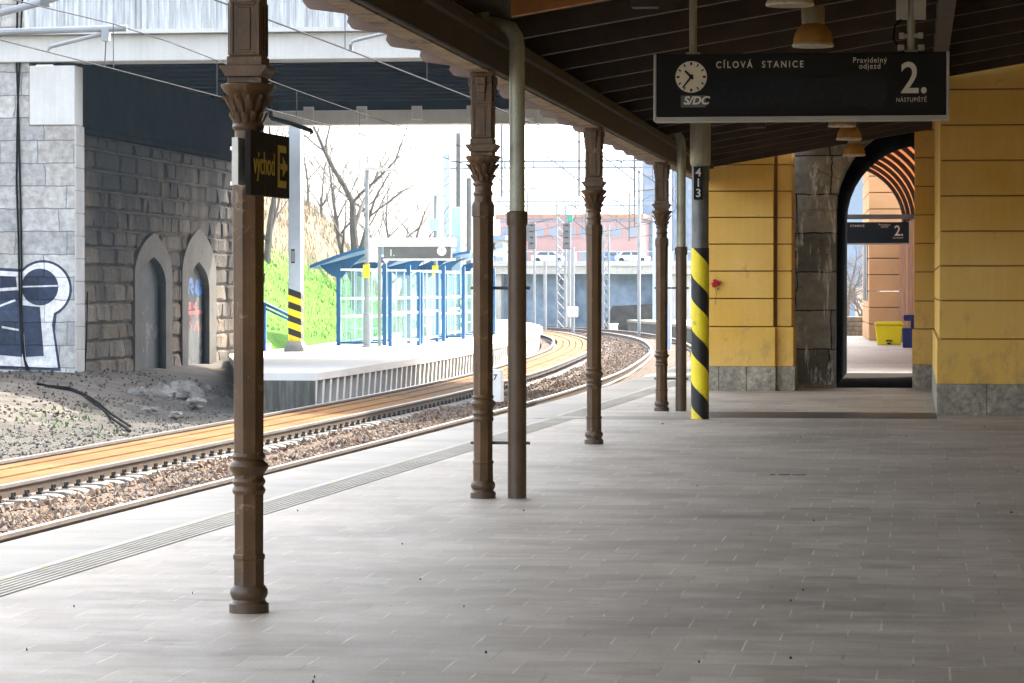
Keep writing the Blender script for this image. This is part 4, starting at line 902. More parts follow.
for px in (309, 362, 417, 472, 530): 
    q = PY(px, 112, YK-.6)
    MB().box(q.x-.13, q.x+.13, YK-.66, YK-.605, zr2-.24, zr2+.09).build('bearing_stub', 'conc_white', t, bev=.01)
t = thing('stone_pier', (-3.9, 65, -.3), 'stone bridge pier standing behind the station wall', 'pier')
MB().box(-4.25, -3.6, YF, YF+1.6, -.3, 6.13).build('pier_body', 'ashlar', t); MB().box(-4.25, -3.6, YK-1.6, YK, -.3, 5.0).build('pier_body', 'ashlar', t)
# rear retaining wall beyond the bridge, behind the stairs
# black bracket under the bridge
q0, q1, q2 = PY(270,104,71), PY(271,118,71), PY(311,130.5,71)
MB().tube([q0+Vector((0,0,.5)), q0, q1], .05, 8).tube([q1, q1+(q2-q1)*.5+Vector((0,0,.02)), q2, q2+Vector((.02,0,-.08))], .055, 8).build('wire_bracket', 'cable', label='thick black bent bracket arm hanging under the far side of the bridge', cat='bracket')
# cables down the wall and over the bank
for i, (pts, lab) in enumerate((([(23,-6),(21,40),(18,110),(17,180),(19,240),(20,300),(22,345),(27,370),(37,381)], 'left one of two black cables hanging down the abutment front'), ([(18,-6),(17,60),(19,120),(21,200),(22,260),(22,320),(25,360),(33,378)], 'right one of two black cables hanging down the abutment front'))):
    w = [Vector(fp(a, b, .03)) for a, b in pts]
    def lie(px, py):          # where the cable lies on the bank
        z = -.3
        for _ in range(12): v = P(px, py, z); z = .6*z + .4*(bankz(v.x, v.y, v.x-refx(v.y))+.03)
        return Vector((v.x, min(v.y, YF-.08), z))
    g = [lie(x, y) for x, y in ((40-2*i,384), (52,387-i), (70,390-2*i), (86,397-2*i), (98,406-4*i), (110,417-4*i), (130,431-5*i))]
    w2 = w + g
    MB().tube(w2, .022, 6).build('cable', 'cable', label=lab, cat='cable', group='cables on the abutment', smooth=True)
MB().tube([PX(86, 292, XA)+Vector((.03,0,0)), PX(85, 340, XA)+Vector((.03,0,0)), PX(83, 378, XA)+Vector((.03,0,0))], .018, 6).build('cable', 'cable', label='short thin cable beside the corner of the abutment side face', cat='cable', group='cables on the abutment')
# rocks and sand at the foot
RK = [((118,396),.5,.32,'pale jagged rock at the foot of the first niche, leftmost of the heap'), ((140,400),.55,.42,'broad pale rock below the first niche'), ((161,399),.6,.46,'tall pale rock right below the niche sill'), ((183,397),.8,.50,'big dark grey rock slab between the two niches'), ((150,412),.35,.18,'small pale stone in front of the rock heap'), ((176,416),.28,.14,'flat white stone on the gravel near the rail'), ((128,410),.3,.17,'small stone left in front of the rock heap'), ((102,402),.34,.2,'rounded stone beside the trailing cables'), ((270,385),.55,.5,'pale boulder against the end wall of the far platform'), ((283,392),.4,.28,'grey boulder lying before the far platform end'), ((196,404),.4,.22,'grey stone at the edge of the yellow sand'), ((205,391),.3,.24,'brown stone in the mouth of the second niche')]
for (px, py), sx, sz, lab in RK:
    q = P(px, py, -.52 if py < 405 else -.62); mb = MB(); n = 22; m_ = 13; vs = []; sx *= .72; sz *= .62
    ph = [random.uniform(0, 6.28) for _ in range(6)]
    for i in range(m_+1):
        th = math.pi*i/m_
        for k in range(n):
            a = 2*math.pi*k/n; rr_ = 1+.15*math.sin(3*a+ph[0]+2*th)+.09*math.sin(5*a+ph[1]-3*th)+.09*math.sin(5*th+ph[2])+random.uniform(-.07,.07)
            vs.append((q.x+sx*.62*rr_*math.sin(th)*math.cos(a), q.y+.5*sx*rr_*math.sin(th)*math.sin(a), q.z+.12*sz+sz*.8*rr_*math.cos(th)))
    mb.add(vs, [(i*n+k, i*n+(k+1)%n, (i+1)*n+(k+1)%n, (i+1)*n+k) for i in range(m_) for k in range(n)])
    mb.build('boulder', 'rock', label=lab, cat='rock', group='rocks at the foot of the abutment')
q = Vector((XA+.9, 66.6, 0)); mb = MB(); vs = []
for i in range(15):
    for j in range(15):
        x = q.x-1.0+1.6*i/14; y = q.y-2.5+6*j/14; d2 = ((i-7)/7)**2+((j-7)/7)**2
        vs.append((x, y, -.75+.52*max(0, 1-d2)+.03*hsh(x*4, y*4)))
mb.add(vs, [(i*15+j, i*15+j+1, (i+1)*15+j+1, (i+1)*15+j) for i in range(14) for j in range(14)]); mb.build('sand_heap', 'sand', label='low heap of yellow sand at the foot of the second niche', cat='sand', smooth=True)
# weeds on the bank
mb = MB()
for px, py in ((40,405),(57,400),(62,411),(12,402),(70,417),(95,421),(64,396),(20,412),(36,394),(80,409),(5,396)):
    q0 = P(px, py, -.3)
    for k in range(16):
        a = random.uniform(0, 6.28); r = random.uniform(.0, .5)**.8; h = random.uniform(.03, .09); x, y = q0.x+r*math.cos(a), q0.y+r*math.sin(a)*2
        b = random.uniform(0, 6.28); z = bankz(x, y, -7.5)-.02
        mb.add([(x-.02*math.cos(b), y-.02*math.sin(b), z), (x+.02*math.cos(b), y+.02*math.sin(b), z), (x+random.uniform(-.08,.08), y, z+h)], [(0,1,2)])
mb.build('weeds', 'grass', label='small tufts of green weeds on the bare bank below the graffiti', cat='weeds', kind='stuff')

# ------------------------------------------------------------------ far platform
def e1(y): return offp(y, E1)
Y1S = 55.4
ys = [Y1S+i*(150-Y1S)/60 for i in range(61)]
def lefte(y):
    if y < 71: return -12.55-(y-55.4)/(71-55.4)*3.9
    return min(-16.45, offp(y, E1-5.0).x)
A = [(lefte(y), y) for y in ys]; B = [(e1(y).x+.0, y) for y in ys]
slab('far_platform', 'plat', A, B, 0, .14)
slab('far_platform_core', 'conc_grey', [(x+.02, y) for x, y in A], [(x-.5, y) for x, y in B], -.145, .9)
MB().box(-12.53, e1(Y1S).x+.0, Y1S-.08, Y1S-.004, -.9, -.142).build('platform_end_wall', 'conc_grey', kind='structure')
mb = MB(); y = Y1S+.05          # ribbed edge supports
while y < 125:
    p, n = refp(y); q = p+n*E1; d_ = Vector((-n.y, n.x, 0))
    def cc(a, b, z): w = q+n*a+d_*b; return (w.x, w.y, z)
    mb.add([cc(-.60,0,-.8),cc(-.06,0,-.8),cc(-.06,.2,-.8),cc(-.60,.2,-.8),cc(-.60,0,-.142),cc(-.02,0,-.142),cc(-.02,.2,-.142),cc(-.60,.2,-.142)], [(0,3,2,1),(4,5,6,7),(0,1,5,4),(1,2,6,5),(2,3,7,6),(3,0,4,7)])
    y += .70
mb.build('platform_edge_ribs', 'plat', kind='structure')
# masts and lamps on the far platform
def bands(t, x, y, w, z0, z1, n, s=.05):
    for c_, ph in (('hazyellow', 0), ('hazblack', 1)):
        mb = MB(); hb = (z1-z0)/(2*n)
        for k in range(n):
            za = z0+(2*k+ph)*hb
            e = .004
            zz = lambda u: za - u*hb*.9
            mb.add([(x-w/2-e,y-w/2-e,za),(x+w/2+e,y-w/2-e,za-hb*.7),(x+w/2+e,y-w/2-e,za+hb*.3),(x-w/2-e,y-w/2-e,za+hb)], [(0,1,2,3)])
            mb.add([(x+w/2+e,y-w/2-e,za-hb*.7),(x+w/2+e,y+w/2+e,za-hb*1.2),(x+w/2+e,y+w/2+e,za-hb*.2),(x+w/2+e,y-w/2-e,za+hb*.3)], [(0,1,2,3)])
        mb.build('yellow_band' if ph == 0 else 'black_band', c_, t)
c = PY(296, 353, 74.0)
t = thing('catenary_mast', (c.x, c.y, 0), 'thick pale blue steel mast with striped foot beside the blue stair railing', 'mast', 'catenary masts on the far platform')
w = 13*74/FPX
MB().box(c.x-w/2, c.x+w/2, c.y-w/2, c.y+w/2, .1, 8.5).build('post', 'ltblue', t, bev=.02)
bands(t, c.x, c.y, w, .28, PY(296,288,74).z, 4)
mb = MB().box(c.x-w*.8, c.x+w*.8, c.y-w*.8, c.y+w*.8, 0, .10); mb.prism([(-w*.7,.1),(w*.7,.1),(w*.55,.26),(-w*.55,.26)], lambda q: (c.x+q[0], c.y-w*.7, q[1]), lambda q: (c.x+q[0], c.y+w*.7, q[1])); mb.build('foot', 'steel', t)
zz = PY(294,258,74).z
MB().box(c.x-.085, c.x+.005, c.y-w/2-.008, c.y-w/2, zz-.13, zz+.22).build('number_plate', 'black', t)
MB().box(c.x-.075, c.x-.005, c.y-w/2-.012, c.y-w/2-.0085, zz-.1, zz+.18).build('number_panel', 'steel', t)
c = PY(457, 336, 99)
t = thing('catenary_mast', (c.x, c.y, 0), 'pale mast with striped foot at the last shelter, beside the second column', 'mast', 'catenary masts on the far platform')
MB().box(c.x-.16, c.x+.16, c.y-.16, c.y+.16, 0, PY(457,207,99).z).build('post', 'ltblue', t, bev=.02)
MB().tube([(c.x+.05, c.y, PY(457,208,99).z), (c.x+.05, c.y, PY(457,133,99).z)], .085, 12).build('upper_tube', 'dsteel', t, smooth=True)
bands(t, c.x, c.y, .32, .25, PY(457,292,99).z, 4)
c = PY(469, 335, 110)
MB().tube([(c.x, c.y, 0), (c.x, c.y, PY(469,178,110).z)], .1, 10).build('catenary_mast', 'dsteel', label='thin dark mast just left of the second column', cat='mast', group='catenary masts on the far platform')
def lamp_post(px, pyb, pyt, Y, arm, lab, box=False):
    c = PY(px, pyb, Y); zt = PY(px, pyt, Y).z; xr = PY(arm, pyt, Y).x
    t = thing('lamp_post', (c.x, c.y, 0), lab, 'lamp post', 'lamp posts on the far platform')
    MB().tube([(c.x, c.y, 0), (c.x, c.y, zt)], [.075, .05], 10).build('post', 'steel', t, smooth=True)
    MB().lathe([(.16,0),(.16,.03),(.11,.05),(.10,.9),(.07,.95)], 12, (c.x, c.y, 0)).build('foot', 'steel', t, smooth=True)
    MB().prism([(c.x-.05, zt-.03), (xr, zt-.09), (xr, zt+.0), (c.x-.05, zt+.07)], lambda q: (q[0], c.y-.1, q[1]), lambda q: (q[0], c.y+.1, q[1])).build('lamp_head', 'conc_white', t)
    zy = PY(px, 272, Y).z
    MB().box(c.x-.09, c.x+.09, c.y-.10, c.y-.06, zy-.16, zy+.2).build('warning_plate', 'hazyellow', t)
    if box: zb = PY(px, 226, Y).z; MB().box(c.x-.15, c.x+.15, c.y-.22, c.y-.07, zb-.15, zb+.22).build('loudspeaker', 'ltblue', t)
lamp_post(367, 350, 169, 80, 398, 'slim lamp post in front of the first blue shelter')
lamp_post(435.5, 342, 195, 90, 450, 'shorter lamp post with speaker box between the second and third shelter', True)
# board "1."
Yb = 81.0; x0 = PY(383.6,250,Yb).x; x1 = PY(450.6,250,Yb).x; zb = PY(400,258.5,Yb).z; zt = PY(400,246.6,Yb).z
px_ = PY(379,340,Yb)
t = thing('platform_sign', (px_.x, Yb, 0), 'white cased platform board with numeral 1 on a grey post by the shelters', 'sign')
MB().tube([(px_.x, Yb+.1, 0), (px_.x, Yb+.1, zt)], .05, 10).build('post', 'steel', t)
MB().box(PY(368.6,250,Yb).x, PY(454.7,250,Yb).x, Yb, Yb+.35, zt+.002, PY(400,238,Yb).z).build('hood', 'white', t, bev=.02)
MB().box(PY(368.6,250,Yb).x, PY(375.5,250,Yb).x, Yb+.02, Yb+.3, PY(400,262,Yb).z, zt).build('side_case', 'white', t)
MB().box(x0, x1, Yb+.03, Yb+.3, zb, zt).build('panel', 'dsteel', t)
MB().box(x0-.03, x1+.08, Yb+.02, Yb+.31, zb-.05, zb-.002).build('panel_rail', 'white', t)
text('1.', (zt-zb)*.58, (x0+.14, Yb+.026, zb+.07), t, 'white', name='platform_number', sx=.9)
r = .13; ck = MB().lathe([(r,0),(r,.006)], 20, WL[t.name]).build('clock_face', 'white', t); ck.data.transform(Matrix.Translation(Vector((x1-.25, Yb+.029, (zb+zt)/2+.04))-WL[t.name]) @ Matrix.Rotation(math.pi/2, 4, 'X'))
MB().box(x1-.257, x1-.243, Yb+.018, Yb+.022, (zb+zt)/2+.03, (zb+zt)/2+.13).box(x1-.25, x1-.18, Yb+.018, Yb+.022, (zb+zt)/2+.03, (zb+zt)/2+.045).build('clock_hand', 'black', t)
# shelters
def shelter(xl, xr, y0, y1, lab, roofx):
    t = thing('platform_shelter', ((xl+xr)/2, (y0+y1)/2, 0), lab, 'shelter', 'blue shelters on the far platform')
    H1 = 2.15
    for x, y in ((xl, y0), (xl, y1), (xr, y0), (xr, y1)): MB().box(x-.055, x+.055, y-.055, y+.055, 0, H1+.12).build('post', 'blue', t)
    # curved roof rising towards the track
    n = 10; rx0, rx1 = roofx
    def rp(k, th): 
        s_ = k/n; return (rx0+(rx1-rx0)*s_, 2.14+.60*math.sin(s_*1.25)/math.sin(1.25)+th)
    out = [rp(k, 0) for k in range(n+1)] + [rp(k, .09) for k in range(n, -1, -1)]
    MB().prism(out, lambda q: (q[0], y0-.35, q[1]), lambda q: (q[0], y1+.35, q[1])).build('roof', 'blue', t)
    for y in (y0, y1):
        pr = [(xl-.05,H1-.25)] + [(xl-.05-.5*s_/6, H1-.25+.36*(s_/6)**1.6) for s_ in range(1, 7)] + [(xl-.45, 2.24), (xl+.1, 2.38), (xl+1.0, 2.62)] + [(xl+1.0-.9*s_/6, 2.58-.7*(s_/6)**1.7) for s_ in range(1, 7)]
        MB().prism(pr, lambda q: (q[0], y-.03, q[1]), lambda q: (q[0], y+.03, q[1])).build('bracket', 'blue', t)
    # glazed ends and back, each with glass, bars and rails
    for nm, a, b in (('end_panel', (xl, y0), (xr, y0)), ('back_panel', (xl, y0), (xl, y1)), ('end_panel', (xl, y1), (xr, y1))):
        A_, B_ = Vector((*a, 0)), Vector((*b, 0)); dd = (B_-A_); ln = dd.length; dd.normalize(); nn = Vector((dd.y, -dd.x, 0))
        def pt(u, o, z): w = A_+dd*u+nn*o; return (w.x, w.y, z)
        gl = MB().prism([(.1,.12),(ln-.1,.12),(ln-.1,H1-.1),(.1,H1-.1)], lambda q: pt(q[0], .008, q[1]), lambda q: pt(q[0], -.008, q[1])).build(nm, 'glass', t)
        mb = MB(); u = .2
        while u < ln-.1: mb.prism([(u,.05),(u+.035,.05),(u+.035,H1),(u,H1)], lambda q: pt(q[0], .03, q[1]), lambda q: pt(q[0], .012, q[1])); u += .24 if nm == 'end_panel' else .8
        mb.build('bar', 'ltblue', gl)
        mb = MB()
        for z in (.78, 1.28, 2.08): mb.prism([(.07,z),(ln-.07,z),(ln-.07,z+.06),(.07,z+.06)], lambda q: pt(q[0], .08, q[1]), lambda q: pt(q[0], .052, q[1]))
        mb.build('cross_rail', 'bar', gl)
        MB().prism([(.07,.05),(ln-.07,.05),(ln-.07,.11),(.07,.11)], lambda q: pt(q[0], .05, q[1]), lambda q: pt(q[0], -.03, q[1])).build('sill_rail', 'blue', gl)
    MB().box(xl+.15, xl+.5, y0+.6, y1-.6, .42, .46).build('bench', 'steel', t)
    return t
shelter(-15.85, -14.55, 82, 86, 'nearest blue shelter with curved roof and barred glass end', (-16.6, -14.55))
shelter(-15.2, -14.0, 89, 93, 'middle blue shelter with curved roof behind the platform board', (-15.9, -14.3))
shelter(-15.5, -14.3, 97.5, 102, 'farthest blue shelter with curved roof next to the striped mast', (-16.3, -14.4))
# free-standing glass screens in front of the shelters
for x0, y0, x1, y1, lab in ((-14.15, 80.6, -13.65, 82.3, 'tall blue-framed glass screen under the platform board'), (-13.95, 84.6, -14.0, 87.8, 'blue-framed glass screen before the middle shelter'), (-14.6, 93.5, -14.75, 97, 'blue-framed glass screen before the farthest shelter')):
    t = thing('glass_screen', (x0, y0, 0), lab, 'screen', 'glass screens on the far platform')
    for x, y in ((x0, y0), (x1, y1)): MB().box(x-.05, x+.05, y-.05, y+.05, 0, 2.05).build('post', 'blue', t)
    A_, B_ = Vector((x0, y0, 0)), Vector((x1, y1, 0)); dd = (B_-A_).normalized(); nn = Vector((dd.y, -dd.x, 0)); ln = (B_-A_).length
    def pt(u, o, z): w = A_+dd*u+nn*o; return (w.x, w.y, z)
    MB().prism([(.07,.2),(ln-.07,.2),(ln-.07,1.95),(.07,1.95)], lambda q: pt(q[0], .01, q[1]), lambda q: pt(q[0], -.01, q[1])).build('pane', 'glass', t)
    mb = MB()
    for z in (.14, .9, 1.3): mb.prism([(.07,z),(ln-.07,z),(ln-.07,z+.06),(.07,z+.06)], lambda q: pt(q[0], .03, q[1]), lambda q: pt(q[0], .012, q[1]))
    mb.build('cross_rail', 'bar', t)
c = P(493, 331)
MB().box(c.x-.12, c.x+.06, c.y, c.y+.3, 0, .45).box(c.x-.13, c.x+.07, c.y-.01, c.y+.31, .451, .5).build('yellow_box', 'binyellow', label='small yellow box on the far platform beside the second column', cat='box', bev=.01)
# stair and railing at the back of the far platform
t = thing('stair', (-16.9, 76, 0), 'short stone stair with solid side climbing from the far platform into the bank', 'stair')
mb = MB()
for k in range(9): mb.box(-16.55-.38*(k+1), -16.55-.38*k-.002, 74.9, 76.4, -.2, .16*(k+1))
mb.build('steps', 'concrete', t)
MB().prism([(-16.3,-.1),(-20,-.1),(-20,1.65),(-16.3,.1)], lambda q: (q[0], 74.7, q[1]), lambda q: (q[0], 74.88, q[1])).build('side_wall', 'concrete', t)
t = thing('stair_railing', (-16.2, 74.6, 0), 'blue tubular railing with thin wires along the stair in the bank', 'railing')
def rl(x): return .1+(-16.3-x)*.42
for x in (-16.35, -18.0, -19.6): MB().box(x-.06, x+.06, 74.55, 74.67, max(0, rl(x)-.35), rl(x)+1.12).build('post', 'blue', t)
MB().tube([(-15.6,74.6,rl(-15.7)+1.02),(-16.35,74.6,rl(-16.35)+1.1),(-20,74.6,rl(-20)+1.1)], .045, 8).build('handrail', 'blue', t)
MB().tube([(-15.6,74.6,rl(-15.7)+.9),(-16.35,74.6,rl(-16.35)+.98),(-20,74.6,rl(-20)+.98)], .03, 8).build('handrail', 'blue', t)
mb = MB()
for k in range(4): mb.tube([(-16.35,74.6,rl(-16.35)+.2+.18*k),(-20,74.6,rl(-20)+.2+.18*k)], .012, 5)
mb.build('wires', 'dsteel', t)

# ------------------------------------------------------------------ grassy bank and trees
def hz(x, y):
    b = min(-16.5, offp(min(y, 190), E1-5.0).x) - 0.1; d = b-x
    hh = 5.8*sm((y-60)/12)
    return -.3 + .32*sm(d/.5) + hh*sm(d/6.2)*.98 + .18*hsh(x*.8, y*.8)*min(1, max(0, d)/2) + .02*max(0, d-9)
mb = MB(); xs_ = np.concatenate([np.arange(-36, -14.9, .6)]); ys_ = np.arange(76.1, 175, 1.2); vs = []
for y in ys_:
    b = min(-16.5, offp(min(y, 190), E1-5.0).x)
    for j in range(40): 
        x = b+.3-30*(j/39)**1.3; vs.append((x, y, hz(x, y)))
mb.add(vs, [(i*40+j, i*40+j+1, (i+1)*40+j+1, (i+1)*40+j) for i in range(len(ys_)-1) for j in range(39)]); mb.build('grass_bank', 'hill', kind='structure', smooth=True)
for nm, mat, n, lo, hi, hh, lab in (('grass', 'grass', 17000, 0, 3.0, .12, 'fresh green grass growing on the lower bank behind the shelters'), ('dry_grass', 'drygrass', 15000, 2.7, 9, .40, 'straw-coloured dry grass on the upper bank below the bare trees')):
    mb = MB(); i = 0
    while i < n:
        y = random.uniform(76.5, 150); b = min(-16.5, offp(y, E1-5.0).x); x = b-random.random()**.8*13; z = hz(x, y); key = z+(y-90)*.05
        if not lo <= key <= hi: i += .2; continue
        h = hh*random.uniform(.4, 1.2); a = random.uniform(0, 3.14); w = .016
        mb.add([(x-w*math.cos(a), y-w*math.sin(a), z-.03), (x+w*math.cos(a), y+w*math.sin(a), z-.03), (x+random.uniform(-.2,.2)*h*2, y+random.uniform(-.2,.2), z+h)], [(0,1,2)]); i += 1
    mb.build(nm, mat, label=lab, cat='grass', kind='stuff')
def tree(name, base, h, r, lab, seed, lean=(0,0), depth=5, spread=.55, start=.35, group='bare trees on the bank'):
    rnd = random.Random(seed); t = thing(name, base, lab, 'tree', group); tr, cr = MB(), MB()
    def grow(p, d, ln, r, lev, mb_):
        pts = [p]; rs = [r]; dd = d.copy(); n = 4
        for i in range(n):
            dd = (dd + Vector((rnd.uniform(-1,1), rnd.uniform(-1,1), rnd.uniform(-.4,.8)))*.16).normalized(); p = p+dd*ln/n; pts.append(p); rs.append(r*(1-.5*(i+1)/n))
        mb_.tube(pts, rs, 7 if lev < 2 else (5 if lev < 3 else 3), cap=False)
        if lev >= depth: return
        nk = 3 if lev else 5
        for k in range(nk):
            i = rnd.randint(2, n) if lev else rnd.randint(1, n); q = pts[i]; ax = Vector((rnd.uniform(-1,1), rnd.uniform(-1,1), rnd.uniform(-.1,.35))).normalized()
            nd = (dd*(1-spread)+ax*spread*1.25).normalized(); grow(q, nd, ln*rnd.uniform(.55,.8), rs[i]*rnd.uniform(.5,.72), lev+1, cr)
        grow(p, (dd+Vector((rnd.uniform(-.4,.4), rnd.uniform(-.4,.4), .2))).normalized(), ln*.72, rs[-1]*.95, lev+1, cr)
    grow(Vector(base), Vector((lean[0], lean[1], 1)).normalized(), h*start, r, 0, tr)
    tr.build('trunk', 'bark', t, smooth=True); cr.build('crown', 'bark', t)
def on_bank(px, Y): x = PY(px, 250, Y).x; return Vector((x, Y, hz(x, Y)-.1))
tree('bare_tree', on_bank(356, 105), 11.5, .22, 'tallest bare forking tree on the dry grass behind the lamp post', 11, (.02, 0), 6, .48)
tree('bare_tree', on_bank(380, 112), 7.5, .12, 'slim leaning bare tree left of the platform board', 5, (.1, 0), 4, .45)
tree('bare_tree', on_bank(396, 110), 7.5, .12, 'slim bare tree standing above the platform board', 8, (.15, 0), 4, .45)
tree('bare_tree', on_bank(266, 92), 4.6, .12, 'leaning bare trunk close to the right of the exit sign column', 21, (.22, 0), 4, .4, .6)
for i, (px, Y, h) in enumerate(((308,125,4.5),(322,128,4.2),(335,126,3.6),(296,122,4.0))):
    tree('sapling', on_bank(px, Y), h, .06, ['thin sapling just right of the pale mast top', 'thin straight sapling midway between mast and tall tree', 'small sapling touching the tall bare tree', 'thin sapling half hidden by the pale mast'][i], 40+i, (0,0), 4, .4, .55, 'saplings on the bank')
tree('bare_bush', Vector((-1.95, 104, 0)), 3.6, .10, 'bare twiggy bush seen through the arch above the stone wall', 77, (.1, 0), 5, .6, .3, None)
tree('bare_bush', Vector((-2.6, 112, 0)), 4.6, .12, 'taller bare bush behind the first one in the arch', 78, (.1, 0), 5, .6, .3, None)

# ------------------------------------------------------------------ overhead line
mb_ = MB
def wire_run(off, z, y0, y1, lab, zsag=0.):
    pts = []
    k = 60
    for i in range(k+1):
        y = y0+(y1-y0)*i/k; q = offp(y, off); s_ = ((y-38.5) % 45)/45; pts.append((q.x+.12*math.sin(y*.07), q.y, z-zsag*4*s_*(1-s_)))
    return pts
t = thing('overhead_wires', offp(38.5, -2.84)+Vector((0,0,4.4)), 'contact wire and messenger over the far track with thin droppers', 'overhead wires', 'overhead wires')
c1 = wire_run(-2.84, 4.4, 2, 165, ''); m1 = wire_run(-2.84, 5.0, 2, 165, '', .25)
MB().tube(c1, .008, 5).build('contact_wire', 'wire', t); MB().tube(m1, .008, 5).build('messenger_wire', 'wire', t)
for i in range(1, 60, 2): MB().tube([c1[i], (c1[i][0], c1[i][1], m1[i][2])], .007, 4).build('dropper', 'wire', t)
t = thing('overhead_wires', offp(38.5, .75)+Vector((0,0,4.4)), 'contact wire and messenger over the near track crossing before the bridge', 'overhead wires', 'overhead wires')
c2 = wire_run(.75, 4.4, 2, 165, ''); m2 = wire_run(.75, 5.6, 2, 165, '', .35)
MB().tube(c2, .010, 5).build('contact_wire', 'wire', t); MB().tube(m2, .007, 5).build('messenger_wire', 'wire', t)
for i in range(0, 60, 2): MB().tube([c2[i], (c2[i][0], c2[i][1], m2[i][2])], .007, 4).build('dropper', 'wire', t)
# cantilever of the far track (its mast stands left of the frame)
YC = 38.5; xm = PY(-70, 30, YC).x
t = thing('cantilever_mast', (xm, YC, -.7), 'grey steel cantilever arm reaching in at the top left before the bridge', 'cantilever')
MB().box(xm-.15, xm+.15, YC-.15, YC+.15, -.7, 7.5).build('mast', 'steel', t)
tp = lambda px, py: PY(px, py, YC)
MB().tube([tp(-60,34), tp(127,28)], .045, 10).build('top_tube', 'steel', t, smooth=True)
MB().tube([tp(-60,30), tp(0,13), tp(46,1), tp(60,-4)], .05, 10).build('stay_tube', 'steel', t, smooth=True)
MB().tube([tp(105,33), tp(50,47), tp(48,52)], .025, 8).build('registration_arm', 'steel', t, smooth=True)
MB().cbox(tp(106,35), .10, .10, .16).build('clamp', 'steel', t); MB().tube([tp(106,38), tp(104.5,68)], .008, 5).build('dropper', 'wire', t)
MB().cbox(tp(46,1), .12, .12, .14).build('clamp', 'dsteel', t)
YC2 = 35.2; tp = lambda px, py: PY(px, py, YC2)
t = thing('registration_arm', tp(390,33), 'light steel registration arm holding the near contact wire beneath the bridge edge', 'arm')
MB().tube([tp(351,49), tp(352,42), tp(357,40), tp(390,32), tp(470,14)], .02, 8).build('arm_tube', 'steel', t, smooth=True)
MB().cbox(tp(351,48), .04, .06, .08).build('clip', 'dsteel', t)

# ------------------------------------------------------------------ the far end: gantries, signals, bridge, town
def gantry(Y, pyb, pyt, pxl, pxr, lab, w=.035):
    zb, zt = PY(512, pyb, Y).z, PY(512, pyt, Y).z; xl, xr = PY(pxl, 200, Y).x, PY(pxr, 200, Y).x
    t = thing('wire_gantry', ((xl+xr)/2, Y, -.7), lab, 'gantry', 'portal gantries over the tracks')
    mb = MB().box(xl, xr, Y-w, Y+w, zb-w, zb+w).box(xl, xr, Y-w, Y+w, zt-w, zt+w); x = xl; k = 0
    while x < xr: mb.box(x-w*.8, x+w*.8, Y-w*.7, Y+w*.7, zb+w, zt-w); x += 1.1
    mb.build('truss', 'gsteel', t)
    for x in (xl, xr): MB().box(x-.12, x+.12, Y-.12, Y+.12, -.7, zt+.3).build('leg', 'ltblue', t)
    for f_ in (.25, .6, .85):
        x = xl+(xr-xl)*f_; MB().box(x-.04, x+.04, Y-.04, Y+.04, zb-1.1, zt+1.5).build('drop_post', 'dsteel', t)
        MB().tube([(x, Y, zb-.5), (x-1.3, Y, zb+.5)], .03, 6).tube([(x, Y, zb-.9), (x+1.4, Y, zb-.75), (x+1.5, Y, zb-1.0)], .022, 6).build('wire_arm', 'dsteel', t)
gantry(112, 168, 161.5, 447, 668, 'nearest portal gantry spanning the tracks between the columns')
gantry(150, 206, 201.5, 470, 664, 'second portal gantry, lower and paler, behind the first one', .035)
gantry(168, 222, 219, 485, 655, 'third thin portal gantry above the far bridge', .03)
def lattice(px, pyt, Y, lab, w=.45):
    q = PY(px, 320, Y); zt = PY(px, pyt, Y).z; t = thing('lattice_mast', (q.x, Y, -.7), lab, 'mast', 'lattice masts by the far bridge'); mb = MB()
    for sx in (-1, 1): mb.box(q.x+sx*w/2-.05, q.x+sx*w/2+.05, Y-.05, Y+.05, -.7, zt)
    z = -.6; k = 0
    while z < zt-.5: mb.tube([(q.x-w/2 if k % 2 else q.x+w/2, Y, z), (q.x+w/2 if k % 2 else q.x-w/2, Y, z+.5)], .03, 4).tube([(q.x+w/2 if k % 2 else q.x-w/2, Y+.05, z), (q.x-w/2 if k % 2 else q.x+w/2, Y+.05, z+.5)], .03, 4); z += .5; k += 1
    mb.build('truss', 'steel', t)
lattice(561, 205, 158, 'pale lattice mast left of the third column before the far bridge'); lattice(606, 225, 160, 'pale lattice mast just right of the third column', .3)
for px, pyt, Y, lab in ((573, 247, 150, 'thin white post with round disc before the far bridge'), (639, 170, 140, 'tall pale pole before the grey-blue tower'), (489, 230, 140, 'thin pale pole right of the second column'), (545, 262, 150, 'short pale post under the signals')):
    q = PY(px, 320, Y); t = thing('trackside_pole', (q.x, Y, -.7), lab, 'pole', 'poles by the far bridge')
    MB().tube([(q.x, Y, -.7), (q.x, Y, PY(px, pyt, Y).z)], .08, 8).build('post', 'steel', t)
    if px == 573: MB().cbox((q.x, Y-.1, PY(px,312,Y).z), .55, .12, .55).build('disc', 'white', t, bev=.1)
